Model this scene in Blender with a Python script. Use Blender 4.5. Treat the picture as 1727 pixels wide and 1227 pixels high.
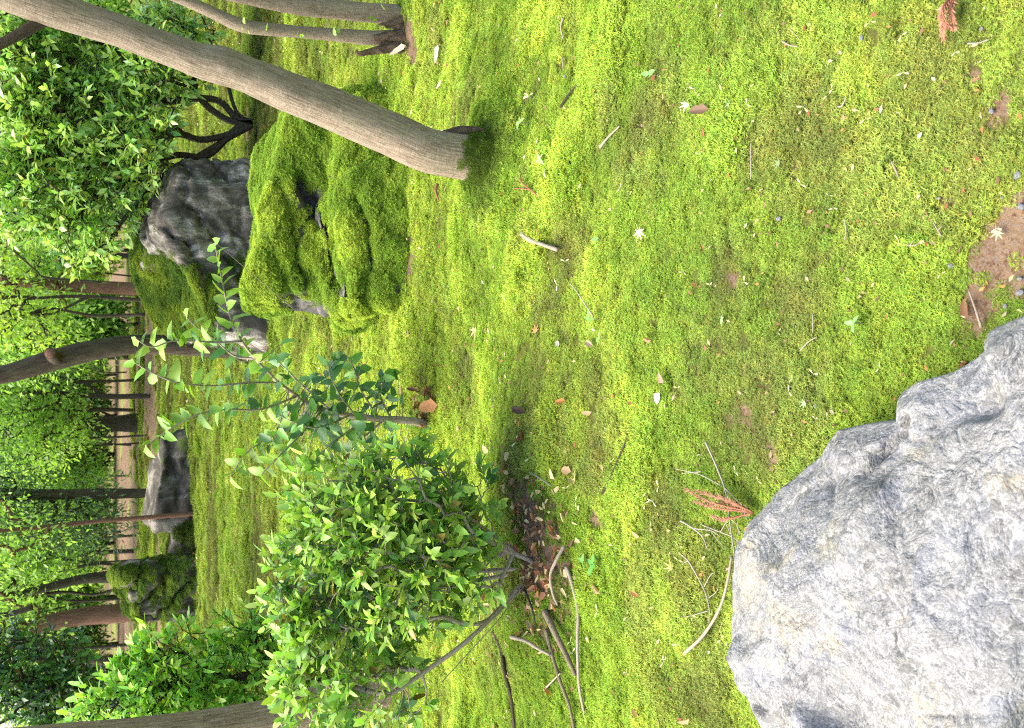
import bpy, bmesh, math
import numpy as np
from mathutils import Matrix, Vector, Euler

for o in list(bpy.data.objects):
    bpy.data.objects.remove(o)
SC = bpy.context.scene
COL = SC.collection
R = math.radians

# ------------------------------------------------------------------ camera (the photograph lies on its side)
FPX, PITCH, CAMZ, WPX, HPX = 1600.0, R(25.5), 1.5, 1727.0, 1227.0
FWD = np.array([0, math.cos(PITCH), -math.sin(PITCH)])
UPC = np.array([0, math.sin(PITCH), math.cos(PITCH)])
RGT = np.array([1.0, 0, 0])
CAM = np.array([0, 0, CAMZ])
cd = bpy.data.cameras.new('camera')
cam = bpy.data.objects.new('camera', cd)
COL.objects.link(cam)
cd.sensor_fit = 'HORIZONTAL'
cd.sensor_width = 36.0
cd.lens = 36.0 * FPX / WPX
cd.clip_start = 0.05
cd.clip_end = 600
m = Matrix.Identity(4)
for i, ax in enumerate((-UPC, RGT, -FWD)):
    for j in range(3):
        m[j][i] = ax[j]
for j in range(3):
    m[j][3] = CAM[j]
cam.matrix_world = m
cd.dof.use_dof = True
cd.dof.focus_distance = 2.9
cd.dof.aperture_fstop = 9.0
SC.camera = cam

# ------------------------------------------------------------------ sky, sun, exposure
SUN_EL, SUN_AZ = R(64), R(-78)      # azimuth measured from +Y towards +X
wd = bpy.data.worlds.new('World')
SC.world = wd
wd.use_nodes = True
wn = wd.node_tree
bgn = wn.nodes['Background']
sky = wn.nodes.new('ShaderNodeTexSky')
sky.sky_type = 'NISHITA'
sky.sun_disc = False
sky.sun_elevation = SUN_EL
sky.sun_rotation = SUN_AZ
sky.air_density = 1.0
sky.dust_density = 3.0
wn.links.new(sky.outputs[0], bgn.inputs[0])
bgn.inputs[1].default_value = 0.15
sl = bpy.data.lights.new('sun', 'SUN')
sl.energy = 3.2
sl.angle = R(50)
sl.color = (1.0, 0.93, 0.80)
sun = bpy.data.objects.new('sun', sl)
COL.objects.link(sun)
sd = Vector((math.cos(SUN_EL) * math.sin(SUN_AZ), math.cos(SUN_EL) * math.cos(SUN_AZ), math.sin(SUN_EL)))
sun.rotation_euler = sd.to_track_quat('Z', 'Y').to_euler()
SC.view_settings.view_transform = 'Standard'
SC.view_settings.look = 'None'
SC.view_settings.gamma = 1.0
SC.view_settings.exposure = 1.6
SC.render.engine = 'CYCLES'
SC.cycles.max_bounces = 5
SC.cycles.diffuse_bounces = 3
SC.cycles.transmission_bounces = 3
SC.cycles.use_adaptive_sampling = True
SC.cycles.adaptive_threshold = 0.02
SC.cycles.pixel_filter_type = 'BLACKMAN_HARRIS'
SC.cycles.filter_width = 1.1
SC.cycles.use_denoising = False
SC.cycles.caustics_reflective = False
SC.cycles.caustics_refractive = False

# ------------------------------------------------------------------ noise and geometry helpers
rng = np.random.default_rng(7)


def nrm(v):
    v = np.asarray(v, float)
    return v / np.maximum(np.linalg.norm(v, axis=-1, keepdims=True), 1e-9)


def hsh(ix, iy, iz, seed):
    n = (ix.astype(np.int64) * 374761393 + iy.astype(np.int64) * 668265263 + iz.astype(np.int64) * 2147483647 + seed * 1274126177) & 0xFFFFFFFF
    n = ((n ^ (n >> 13)) * 1274126177) & 0xFFFFFFFF
    n = ((n ^ (n >> 16)) * 2246822519) & 0xFFFFFFFF
    n = n ^ (n >> 15)
    return (n & 0xFFFFFF) / float(0xFFFFFF)


def vn(p, seed=0):
    p = np.asarray(p, float)
    f = np.floor(p)
    t = p - f
    t = t * t * t * (t * (t * 6 - 15) + 10)
    i = f.astype(np.int64)
    out = 0
    for dx in (0, 1):
        wx = t[:, 0] if dx else 1 - t[:, 0]
        for dy in (0, 1):
            wy = t[:, 1] if dy else 1 - t[:, 1]
            for dz in (0, 1):
                wz = t[:, 2] if dz else 1 - t[:, 2]
                out = out + wx * wy * wz * hsh(i[:, 0] + dx, i[:, 1] + dy, i[:, 2] + dz, seed)
    return out * 2 - 1


def fbm(p, octv=4, seed=0, gain=0.5):
    p = np.asarray(p, float)
    s, a, tot = 0, 1.0, 0
    for k in range(octv):
        s = s + a * vn(p * (2.03 ** k) + 17.3 * k, seed + k)
        tot += a
        a *= gain
    return s / tot


def ridged(p, octv=4, seed=0):
    s, a, tot = 0, 1.0, 0
    for k in range(octv):
        s = s + a * (1 - np.abs(vn(p * (2.1 ** k) + 9.1 * k, seed + k)) * 2)
        tot += a
        a *= 0.5
    return s / tot


def xy0(x, y, sx=1.0, sy=1.0, z=0.0):
    x = np.asarray(x, float).ravel()
    y = np.asarray(y, float).ravel()
    return np.stack([x * sx, y * sy, np.full_like(x, z)], 1)


def sstep(a, b, x):
    t = np.clip((np.asarray(x, float) - a) / (b - a), 0, 1)
    return t * t * (3 - 2 * t)


def H(x, y):
    x = np.asarray(x, float).ravel()
    y = np.asarray(y, float).ravel()
    r = np.hypot(x, y)
    fine = 1 - sstep(9, 22, r)
    h = 0.05 * fbm(xy0(x, y, 0.8, 1.1), 3, 11)
    b = 1 - np.abs(fbm(xy0(x + .25 * y, y, 2.4, 4.2), 3, 23)) * 2
    h += 0.013 * b * (0.15 + 0.85 * sstep(1.8, 3.2, r)) * fine
    b2 = 1 - np.abs(fbm(xy0(x, y, 7.5, 12.0), 2, 31)) * 2
    h += 0.006 * b2 * fine
    h += 0.06 * np.exp(-((x - .75) ** 2 + (y - 3.4) ** 2) / .12)
    h += 0.07 * np.exp(-((x + .65) ** 2 / .35 + (y - 3.0) ** 2 / .12))
    h += 0.10 * sstep(8, 26, r) * fbm(xy0(x, y, .16, .16), 3, 41)
    h += 0.0011 * np.maximum(r - 32, 0) ** 2 * (r < 75) + 2.03 * (r >= 75)
    return h


def ray(px, py):
    xc = ((HPX - py) - HPX / 2) / FPX
    yc = -(px - WPX / 2) / FPX
    return FWD + RGT * xc + UPC * yc


def G(px, py, dz=0.0):
    """ground point seen at a photograph pixel"""
    d = ray(px, py)
    z = 0.0
    p = None
    for _ in range(5):
        t = (z - CAMZ) / d[2]
        p = CAM + d * t
        z = float(H(p[0], p[1])[0])
    p = CAM + d * ((z + dz - CAMZ) / d[2])
    return p


def A(px, py, Y):
    """point seen at a pixel at depth plane Y"""
    d = ray(px, py)
    return CAM + d * (Y / d[1])


def Zp(px, py, z):
    d = ray(px, py)
    return CAM + d * ((z - CAMZ) / d[2])


def zc(p):
    return float(np.dot(np.asarray(p) - CAM, FWD))


# ------------------------------------------------------------------ object helpers
WLOC = {}


def mkmesh(name, v, f, smooth=True, attrs=None):
    v = np.ascontiguousarray(v, dtype=np.float32)
    f = np.ascontiguousarray(f, dtype=np.int32)
    me = bpy.data.meshes.new(name)
    n, k = f.shape
    me.vertices.add(len(v))
    me.vertices.foreach_set('co', v.ravel())
    me.loops.add(n * k)
    me.loops.foreach_set('vertex_index', f.ravel())
    me.polygons.add(n)
    me.polygons.foreach_set('loop_start', np.arange(0, n * k, k, dtype=np.int32))
    me.polygons.foreach_set('use_smooth', np.full(n, smooth, dtype=bool))
    for an, arr in (attrs or {}).items():
        arr = np.asarray(arr, np.float32)
        if arr.ndim == 1:
            me.attributes.new(an, 'FLOAT', 'POINT').data.foreach_set('value', arr)
        elif arr.shape[1] == 4:
            me.attributes.new(an, 'FLOAT_COLOR', 'POINT').data.foreach_set('color', arr.ravel())
        else:
            me.attributes.new(an, 'FLOAT_VECTOR', 'POINT').data.foreach_set('vector', arr.ravel())
    me.update(calc_edges=True)
    me.validate()
    return me


def tag(o, label=None, cat=None, group=None, kind=None):
    for k, v in (('label', label), ('category', cat), ('group', group), ('kind', kind)):
        if v:
            o[k] = v
    return o


def thing(name, loc, label, cat, group=None):
    o = bpy.data.objects.new(name, None)
    o.empty_display_size = 0.1
    COL.objects.link(o)
    o.location = [float(a) for a in loc]
    WLOC[o.name] = np.asarray(loc, float)
    return tag(o, label, cat, group)


def part(name, v, f, mat, parent=None, smooth=True, attrs=None, loc=None):
    base = WLOC[parent.name] if parent is not None else (np.zeros(3) if loc is None else np.asarray(loc, float))
    me = mkmesh(name, np.asarray(v) - base, f, smooth, attrs)
    me.materials.append(mat)
    o = bpy.data.objects.new(name, me)
    COL.objects.link(o)
    if parent is not None:
        o.parent = parent
    else:
        o.location = [float(a) for a in base]
    WLOC[o.name] = base
    return o


class MB:
    def __init__(s):
        s.v, s.f, s.n, s.a = [], [], 0, {}

    def add(s, v, f, **attrs):
        v = np.asarray(v, float)
        s.v.append(v)
        s.f.append(np.asarray(f, int) + s.n)
        s.n += len(v)
        for k, x in attrs.items():
            s.a.setdefault(k, []).append(x)

    def get(s):
        return np.concatenate(s.v), np.concatenate(s.f), {k: np.concatenate(x) for k, x in s.a.items()}


def crom(P, W, n):
    P = np.asarray(P, float)
    W = np.asarray(W, float)
    Q = np.concatenate([[2 * P[0] - P[1]], P, [2 * P[-1] - P[-2]]])
    seg = len(P) - 1
    t = np.linspace(0, seg, n)
    i = np.minimum(t.astype(int), seg - 1)
    u = (t - i)[:, None]
    a, b, c, d = Q[i], Q[i + 1], Q[i + 2], Q[i + 3]
    out = .5 * ((2 * b) + (-a + c) * u + (2 * a - 5 * b + 4 * c - d) * u ** 2 + (-a + 3 * b - 3 * c + d) * u ** 3)
    return out, np.interp(t, np.arange(len(P)), W)


def tube(P, W, sides=14, n=None, amp=0.0, lobes=0.0, seed=0, cap=True, flat=1.0):
    """swept tube through P with radii W; returns verts, quads, attrs with bark coordinates"""
    n = n or max(4, (len(P) - 1) * 8)
    C, r = crom(P, W, n)
    T = nrm(np.gradient(C, axis=0))
    up = np.array([.3, .9, .1])
    if abs(np.dot(T[0], nrm(up))) > .9:
        up = np.array([1., 0, 0])
    N = [nrm(up - np.dot(up, T[0]) * T[0])]
    for k in range(1, n):
        q = N[-1] - np.dot(N[-1], T[k]) * T[k]
        N.append(nrm(q))
    N = np.array(N)
    B = np.cross(T, N)
    a = np.linspace(0, 2 * math.pi, sides, endpoint=False)
    ca, sa = np.cos(a), np.sin(a)
    s = np.concatenate([[0], np.cumsum(np.linalg.norm(np.diff(C, axis=0), axis=1))])
    rr = r[:, None] * np.ones(sides)[None]
    rm = max(float(np.mean(r)), 1e-4)
    bk = np.stack([np.tile(ca, n), np.tile(sa, n), np.repeat(s / rm, sides)], 1)
    if amp or lobes:
        q = bk * np.array([1.3, 1.3, .35])
        rr = rr * (1 + amp * fbm(q, 3, seed).reshape(n, sides) + lobes * vn(bk * np.array([1.0, 1.0, .12]), seed + 5).reshape(n, sides))
    V = C[:, None] + rr[..., None] * (ca[None, :, None] * N[:, None] + flat * sa[None, :, None] * B[:, None])
    V = V.reshape(-1, 3)
    i = np.arange(n - 1)[:, None] * sides
    j = np.arange(sides)[None]
    j2 = (j + 1) % sides
    F = np.stack([i + j, i + j2, i + sides + j2, i + sides + j], -1).reshape(-1, 4)
    if cap:
        for e, k in ((0, 0), (1, n - 1)):
            V = np.concatenate([V, C[k:k + 1]])
            bk = np.concatenate([bk, [[0, 0, s[k] / rm]]])
            ci = len(V) - 1
            for q in range(0, sides, 2):
                F = np.concatenate([F, [[ci, k * sides + (q + 2) % sides, k * sides + q + 1, k * sides + q] if e == 0 else [ci, k * sides + q, k * sides + q + 1, k * sides + (q + 2) % sides]]])
    return V, F, {'bk': bk}


def sticks(P0, P1, r0, r1, sides=5):
    """many straight tapered sticks at once"""
    P0, P1 = np.asarray(P0, float), np.asarray(P1, float)
    n = len(P0)
    T = nrm(P1 - P0)
    ref = np.where(np.abs(T[:, 2:3]) > .9, np.array([[1., 0, 0]]), np.array([[0, 0, 1.]]))
    N = nrm(np.cross(T, ref))
    B = np.cross(T, N)
    a = np.linspace(0, 2 * math.pi, sides, endpoint=False)
    o = np.cos(a)[None, :, None] * N[:, None] + np.sin(a)[None, :, None] * B[:, None]
    A0 = P0[:, None] + o * np.asarray(r0)[:, None, None]
    A1 = P1[:, None] + o * np.asarray(r1)[:, None, None]
    V = np.concatenate([A0, A1], 1).reshape(-1, 3)
    i = np.arange(n)[:, None] * 2 * sides
    j = np.arange(sides)[None]
    j2 = (j + 1) % sides
    F = np.stack([i + j, i + j2, i + sides + j2, i + sides + j], -1).reshape(-1, 4)
    L = np.linalg.norm(P1 - P0, axis=1)
    bk = np.concatenate([np.tile(np.stack([np.cos(a), np.sin(a), a * 0], 1)[None], (n, 1, 1)),
                         np.stack([np.tile(np.cos(a), (n, 1)), np.tile(np.sin(a), (n, 1)), np.repeat((L / .01)[:, None], sides, 1)], -1)], 1).reshape(-1, 3)
    return V, F, {'bk': bk}


# ------------------------------------------------------------------ materials
def mat(name):
    m_ = bpy.data.materials.new(name)
    m_.use_nodes = True
    nt = m_.node_tree
    b = nt.nodes['Principled BSDF']
    return m_, nt, b, nt.nodes['Material Output']


def nd(nt, typ, **kw):
    n_ = nt.nodes.new(typ)
    for k, v in kw.items():
        if isinstance(k, str) and hasattr(n_, k):
            setattr(n_, k, v)
    return n_


def noise(nt, vec, scale, detail=4, rough=.55, dist=0.0):
    n_ = nt.nodes.new('ShaderNodeTexNoise')
    n_.inputs['Scale'].default_value = scale
    n_.inputs['Detail'].default_value = detail
    n_.inputs['Roughness'].default_value = rough
    n_.inputs['Distortion'].default_value = dist
    if vec is not None:
        nt.links.new(vec, n_.inputs['Vector'])
    return n_.outputs['Fac']


def ramp(nt, fac, stops):
    n_ = nt.nodes.new('ShaderNodeValToRGB')
    e = n_.color_ramp.elements
    while len(e) < len(stops):
        e.new(.5)
    for q, (p, c) in zip(e, stops):
        q.position = p
        q.color = (*c, 1) if len(c) == 3 else c
    nt.links.new(fac, n_.inputs[0])
    return n_.outputs[0]


def mixc(nt, fac, a, b, typ='MIX'):
    n_ = nt.nodes.new('ShaderNodeMix')
    n_.data_type = 'RGBA'
    n_.blend_type = typ
    for s, x in ((0, fac), (6, a), (7, b)):
        if isinstance(x, (int, float)):
            n_.inputs[s].default_value = x
        elif isinstance(x, tuple):
            n_.inputs[s].default_value = (*x, 1)
        else:
            nt.links.new(x, n_.inputs[s])
    return n_.outputs[2]


def math_(nt, op, a, b=None):
    n_ = nt.nodes.new('ShaderNodeMath')
    n_.operation = op
    for s, x in ((0, a), (1, b)):
        if x is None:
            continue
        if isinstance(x, (int, float)):
            n_.inputs[s].default_value = x
        else:
            nt.links.new(x, n_.inputs[s])
    return n_.outputs[0]


def bump(nt, b, hgt, dist, strength=1.0):
    n_ = nt.nodes.new('ShaderNodeBump')
    n_.inputs['Distance'].default_value = dist
    n_.inputs['Strength'].default_value = strength
    nt.links.new(hgt, n_.inputs['Height'])
    nt.links.new(n_.outputs[0], b.inputs['Normal'])


def attr(nt, name, typ='GEOMETRY'):
    n_ = nt.nodes.new('ShaderNodeAttribute')
    n_.attribute_name = name
    n_.attribute_type = typ
    return n_


def leafy(name, source, rough=.38, trans=.35, spec=.5):
    """leaf surface: glossy front, light coming through; colour from the mesh or the object"""
    m_, nt, b, out = mat(name)
    if source == 'object':
        c = nt.nodes.new('ShaderNodeObjectInfo').outputs['Color']
    elif source == 'instancer':
        c0 = attr(nt, 'tint', 'INSTANCER').outputs['Color']
        c = mixc(nt, 1.0, c0, attr(nt, 'col').outputs['Color'], 'MULTIPLY')
    elif isinstance(source, tuple):
        g = nt.nodes.new('ShaderNodeTexCoord').outputs['Object']
        c = mixc(nt, noise(nt, g, 60, 3), tuple(x * .7 for x in source), tuple(min(1, x * 1.25) for x in source))
    else:
        c = attr(nt, source).outputs['Color']
    nt.links.new(c, b.inputs['Base Color'])
    b.inputs['Roughness'].default_value = rough
    b.inputs['Specular IOR Level'].default_value = spec
    tr = nt.nodes.new('ShaderNodeBsdfTranslucent')
    tc = mixc(nt, 1.0, c, (1.0, 1.12, .55), 'MULTIPLY')
    nt.links.new(tc, tr.inputs['Color'])
    mx = nt.nodes.new('ShaderNodeMixShader')
    mx.inputs[0].default_value = trans
    nt.links.new(b.outputs[0], mx.inputs[1])
    nt.links.new(tr.outputs[0], mx.inputs[2])
    nt.links.new(mx.outputs[0], out.inputs[0])
    return m_


def bark(name, lo, mid, hi, bscale=1.0, green=0.0, rough=.85):
    m_, nt, b, out = mat(name)
    v = attr(nt, 'bk').outputs['Vector']
    mp = nt.nodes.new('ShaderNodeMapping')
    mp.inputs['Scale'].default_value = (7, 7, .5)
    nt.links.new(v, mp.inputs[0])
    fine = noise(nt, mp.outputs[0], 2.2, 6, .65, .4)
    mp2 = nt.nodes.new('ShaderNodeMapping')
    mp2.inputs['Scale'].default_value = (1.1, 1.1, .35)
    nt.links.new(v, mp2.inputs[0])
    big = noise(nt, mp2.outputs[0], 1.3, 4, .6, .6)
    mp3 = nt.nodes.new('ShaderNodeMapping')
    mp3.inputs['Scale'].default_value = (1.2, 1.2, 2.6)
    nt.links.new(v, mp3.inputs[0])
    cross = noise(nt, mp3.outputs[0], 2.0, 3, .6, .3)
    c = ramp(nt, fine, [(.36, lo), (.5, mid), (.64, hi)])
    c = mixc(nt, ramp(nt, big, [(.38, (0, 0, 0)), (.62, (1, 1, 1))]), c, mixc(nt, .5, c, hi))
    c = mixc(nt, ramp(nt, cross, [(.58, (0, 0, 0)), (.7, (.35, .35, .35))]), c, lo)
    if green:
        c = mixc(nt, ramp(nt, noise(nt, mp2.outputs[0], 2.6, 5, .7), [(.5, (0, 0, 0)), (.62, (green,) * 3)]), c, (.10, .13, .045))
    mp4 = nt.nodes.new('ShaderNodeMapping')
    mp4.inputs['Scale'].default_value = (1.6, 1.6, 1.3)
    nt.links.new(v, mp4.inputs[0])
    c = mixc(nt, ramp(nt, noise(nt, mp4.outputs[0], 3.4, 4, .7), [(.63, (0, 0, 0)), (.69, (.45, .45, .45))]), c, tuple(min(1, x * 1.5) for x in hi))
    nt.links.new(c, b.inputs['Base Color'])
    b.inputs['Roughness'].default_value = rough
    b.inputs['Specular IOR Level'].default_value = .25
    hh = math_(nt, 'ADD', math_(nt, 'MULTIPLY', fine, .7), math_(nt, 'MULTIPLY', cross, .5))
    bump(nt, b, hh, .006 * bscale, .9)
    return m_


M = {}
M['bark_grey'] = bark('bark_grey', (.125, .090, .060), (.24, .178, .120), (.36, .285, .205), 1.2, .2)
M['bark_tan'] = bark('bark_tan', (.085, .055, .036), (.23, .158, .105), (.36, .265, .185), 1.6, .1)
M['bark_dark'] = bark('bark_dark', (.018, .014, .010), (.05, .038, .026), (.11, .085, .06), 1.0)
M['bark_brown'] = bark('bark_brown', (.018, .012, .008), (.055, .038, .024), (.115, .082, .054), 1.3, .3)
M['bark_red'] = bark('bark_red', (.07, .032, .02), (.16, .075, .045), (.26, .14, .09), 1.4)
M['bark_rot'] = bark('bark_rot', (.030, .016, .010), (.10, .06, .038), (.26, .19, .13), 3.0)
M['twig'] = bark('twig_bark', (.14, .105, .072), (.27, .21, .155), (.44, .37, .285), .3)
M['twig_pale'] = bark('twig_pale', (.17, .145, .11), (.31, .27, .21), (.45, .40, .32), .3)
M['twig_red'] = bark('twig_red', (.14, .045, .02), (.28, .10, .05), (.42, .19, .11), .3)
M['leaf_crown'] = leafy('leaf_crown', 'col', .45, .55)
M['leaf_shiny'] = leafy('leaf_shiny', 'col', .28, .40, .7)
M['leaf_gloss'] = leafy('leaf_gloss', 'col', .42, .34, .4)
M['leaf_object'] = leafy('leaf_object', 'object', .40, .34, .42)
M['moss_sprig'] = leafy('moss_sprig', 'instancer', .7, .28, .2)
M['dead_leaf'] = leafy('dead_leaf', 'object', .65, .25, .25)
M['litter'] = leafy('litter_scrap', 'col', .7, .2, .25)


def ground_mat():
    m_, nt, b, out = mat('ground_moss_and_earth')
    P = nt.nodes.new('ShaderNodeNewGeometry').outputs['Position']
    cov = attr(nt, 'cover').outputs['Fac']
    tint = attr(nt, 'tint').outputs['Color']
    n1 = noise(nt, P, 45, 5, .7)
    n2 = noise(nt, P, 9, 4, .6)
    n3 = noise(nt, P, 140, 3, .7)
    moss = mixc(nt, ramp(nt, n1, [(.35, (0, 0, 0)), (.68, (1, 1, 1))]), mixc(nt, .55, tint, (.02, .02, .006)), tint)
    dirt = ramp(nt, n2, [(.3, (.080, .046, .026)), (.5, (.15, .092, .052)), (.72, (.25, .165, .095))])
    dirt = mixc(nt, ramp(nt, n3, [(.45, (0, 0, 0)), (.6, (.8, .8, .8))]), dirt, (.17, .13, .10))
    dirt = mixc(nt, ramp(nt, noise(nt, P, 75, 2, .5), [(.58, (0, 0, 0)), (.64, (.8, .8, .8))]), dirt, (.09, .045, .025))
    e = math_(nt, 'ADD', cov, math_(nt, 'MULTIPLY', math_(nt, 'SUBTRACT', n1, .5), 1.2))
    c = mixc(nt, ramp(nt, e, [(.38, (0, 0, 0)), (.6, (1, 1, 1))]), dirt, moss)
    nt.links.new(c, b.inputs['Base Color'])
    b.inputs['Roughness'].default_value = .95
    b.inputs['Specular IOR Level'].default_value = .15
    bump(nt, b, math_(nt, 'ADD', n1, math_(nt, 'MULTIPLY', n3, .5)), .012, .9)
    return m_


def rock_near_mat():
    m_, nt, b, out = mat('pale_rock')
    P = nt.nodes.new('ShaderNodeTexCoord').outputs['Object']
    big = noise(nt, P, 5.5, 5, .62, .8)
    pat = noise(nt, P, 9, 4, .6, 1.2)
    warm = noise(nt, P, 6.5, 5, .65, .5)
    # thin pale wrinkles: level lines of distorted noise
    def lines(scale, dist, w):
        a = noise(nt, P, scale, 5, .6, dist)
        d = math_(nt, 'ABSOLUTE', math_(nt, 'SUBTRACT', a, .5))
        return ramp(nt, d, [(0, (1, 1, 1)), (w, (0, 0, 0))]), d
    l1, d1 = lines(15, 1.3, .028)
    l2, d2 = lines(33, 1.2, .045)
    l3, d3 = lines(5, 1.4, .007)
    grain = noise(nt, P, 210, 3, .7)
    c = ramp(nt, big, [(.34, (.115, .113, .106)), (.45, (.175, .172, .165)), (.55, (.225, .222, .214)), (.68, (.28, .275, .262))])
    c = mixc(nt, ramp(nt, pat, [(.50, (0, 0, 0)), (.60, (.65, .65, .65))]), c, (.165, .172, .20))
    c = mixc(nt, ramp(nt, warm, [(.53, (0, 0, 0)), (.62, (.7, .7, .7))]), c, (.31, .27, .19))
    c = mixc(nt, math_(nt, 'MULTIPLY', l1, .55), c, (.41, .405, .385))
    c = mixc(nt, math_(nt, 'MULTIPLY', l2, .45), c, (.37, .365, .35))
    c = mixc(nt, math_(nt, 'MULTIPLY', l3, .7), c, (.055, .052, .046))
    c = mixc(nt, ramp(nt, grain, [(.40, (.45, .45, .45)), (.52, (0, 0, 0))]), c, (.09, .09, .092))
    c = mixc(nt, ramp(nt, noise(nt, P, 90, 3, .6), [(.60, (0, 0, 0)), (.68, (.6, .6, .6))]), c, (.40, .40, .385))
    nt.links.new(c, b.inputs['Base Color'])
    b.inputs['Roughness'].default_value = .8
    b.inputs['Specular IOR Level'].default_value = .3
    hh = math_(nt, 'ADD', math_(nt, 'MULTIPLY', d1, .8), math_(nt, 'MULTIPLY', d2, .4))
    hh = math_(nt, 'ADD', hh, math_(nt, 'MULTIPLY', grain, .12))
    hh = math_(nt, 'ADD', hh, math_(nt, 'MULTIPLY', d3, 1.6))
    bump(nt, b, hh, .017, 1.0)
    return m_


def rock_mat(name, lo, mid, hi, scale=3.0, streak=1.0):
    m_, nt, b, out = mat(name)
    P = nt.nodes.new('ShaderNodeTexCoord').outputs['Object']
    mp = nt.nodes.new('ShaderNodeMapping')
    mp.inputs['Scale'].default_value = (1, 1, .45 * streak)
    mp.inputs['Rotation'].default_value = (.2, .35, 0)
    nt.links.new(P, mp.inputs[0])
    a = noise(nt, mp.outputs[0], scale, 6, .65, .9)
    g = noise(nt, P, scale * 14, 4, .7)
    c = ramp(nt, a, [(.38, lo), (.5, mid), (.62, hi)])
    stain = noise(nt, mp.outputs[0], scale * .45, 5, .7, 1.5)
    c = mixc(nt, ramp(nt, stain, [(.48, (0, 0, 0)), (.58, (.8, .8, .8))]), c, lo)
    c = mixc(nt, ramp(nt, g, [(.4, (.5, .5, .5)), (.6, (0, 0, 0))]), c, lo)
    mo = attr(nt, 'moss').outputs['Fac']
    mg = ramp(nt, g, [(.35, (.035, .05, .008)), (.65, (.10, .14, .016))])
    e = math_(nt, 'ADD', mo, math_(nt, 'MULTIPLY', math_(nt, 'SUBTRACT', g, .5), .8))
    c = mixc(nt, ramp(nt, e, [(.42, (0, 0, 0)), (.58, (1, 1, 1))]), c, mg)
    nt.links.new(c, b.inputs['Base Color'])
    b.inputs['Roughness'].default_value = .85
    b.inputs['Specular IOR Level'].default_value = .3
    bump(nt, b, math_(nt, 'ADD', a, math_(nt, 'MULTIPLY', g, .25)), .03, .8)
    return m_


M['ground'] = ground_mat()
M['rock_near'] = rock_near_mat()
M['rock_grey'] = rock_mat('dark_grey_rock', (.045, .039, .031), (.17, .15, .12), (.48, .44, .37), 7.0)
M['rock_mossy'] = rock_mat('mossy_rock', (.06, .055, .05), (.17, .155, .14), (.30, .28, .25), 3.5)
M['rock_far'] = rock_mat('far_rock', (.04, .034, .026), (.115, .10, .078), (.30, .27, .22), 4.0, .6)
M['pebble'] = rock_mat('pebble_stone', (.16, .165, .175), (.27, .28, .30), (.42, .43, .44), 30)

# ------------------------------------------------------------------ moss: small sprig clumps instanced on points
def sprig_clump(name, seed, n=70, rad=.032):
    q = np.random.default_rng(seed)
    V, F, C = [], [], []
    k = 0
    for _ in range(n):
        a, d = q.uniform(0, 6.283), rad * math.sqrt(q.uniform(0, 1))
        x, y = d * math.cos(a), d * math.sin(a)
        h = q.uniform(.004, .013) * (1 - .4 * (d / rad) ** 2)
        lean = q.normal(0, .25, 2) * h
        g0 = q.uniform(.55, 1.35)
        warm = q.uniform(.9, 1.15) if q.uniform() > .06 else 1.3
        top = np.array([x + lean[0], y + lean[1], h])
        for zz, cnt, ln in ((.35, 3, .007), (1.0, 4, .0075)):
            c = np.array([x, y, -.002]) * (1 - zz) + top * zz
            b0 = q.uniform(0, 6.283)
            for j in range(cnt):
                b = b0 + j * 6.283 / cnt + q.normal(0, .25)
                el = q.uniform(.25, 1.0)
                dv = np.array([math.cos(b) * math.cos(el), math.sin(b) * math.cos(el), math.sin(el)])
                sv = np.array([-math.sin(b), math.cos(b), 0]) * .0009
                L = ln * q.uniform(.7, 1.3)
                V += [c - sv, c + sv, c + dv * L]
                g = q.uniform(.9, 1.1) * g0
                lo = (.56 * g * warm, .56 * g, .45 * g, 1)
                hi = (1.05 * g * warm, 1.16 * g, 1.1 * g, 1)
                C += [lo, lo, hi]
                F.append([k, k + 1, k + 2])
                k += 3
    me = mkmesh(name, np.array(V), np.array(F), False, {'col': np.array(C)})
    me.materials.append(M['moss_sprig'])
    return bpy.data.objects.new(name, me)


clumps = bpy.data.collections.new('moss_clumps')
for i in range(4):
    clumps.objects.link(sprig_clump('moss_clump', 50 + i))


def moss_nodes():
    ng = bpy.data.node_groups.new('moss_scatter', 'GeometryNodeTree')
    ng.interface.new_socket('Geometry', in_out='INPUT', socket_type='NodeSocketGeometry')
    ng.interface.new_socket('Geometry', in_out='OUTPUT', socket_type='NodeSocketGeometry')
    N = ng.nodes
    gi, go = N.new('NodeGroupInput'), N.new('NodeGroupOutput')
    ip = N.new('GeometryNodeInstanceOnPoints')
    ci = N.new('GeometryNodeCollectionInfo')
    ci.inputs['Collection'].default_value = clumps
    ci.inputs['Separate Children'].default_value = True
    ci.inputs['Reset Children'].default_value = True

    def na(nm, t):
        a = N.new('GeometryNodeInputNamedAttribute')
        a.data_type = t
        a.inputs[0].default_value = nm
        return a.outputs[0]
    L = ng.links
    L.new(gi.outputs[0], ip.inputs['Points'])
    L.new(ci.outputs[0], ip.inputs['Instance'])
    ip.inputs['Pick Instance'].default_value = True
    rv = N.new('FunctionNodeRandomValue')
    rv.data_type = 'INT'
    L.new(rv.outputs[2], ip.inputs['Instance Index'])
    for s in rv.inputs:
        if s.type == 'INT' and s.name == 'Max':
            s.default_value = 3
        if s.type == 'INT' and s.name == 'Min':
            s.default_value = 0
    L.new(na('rot', 'FLOAT_VECTOR'), ip.inputs['Rotation'])
    L.new(na('size', 'FLOAT'), ip.inputs['Scale'])
    L.new(ip.outputs[0], go.inputs[0])
    return ng


MOSSNG = moss_nodes()


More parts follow.
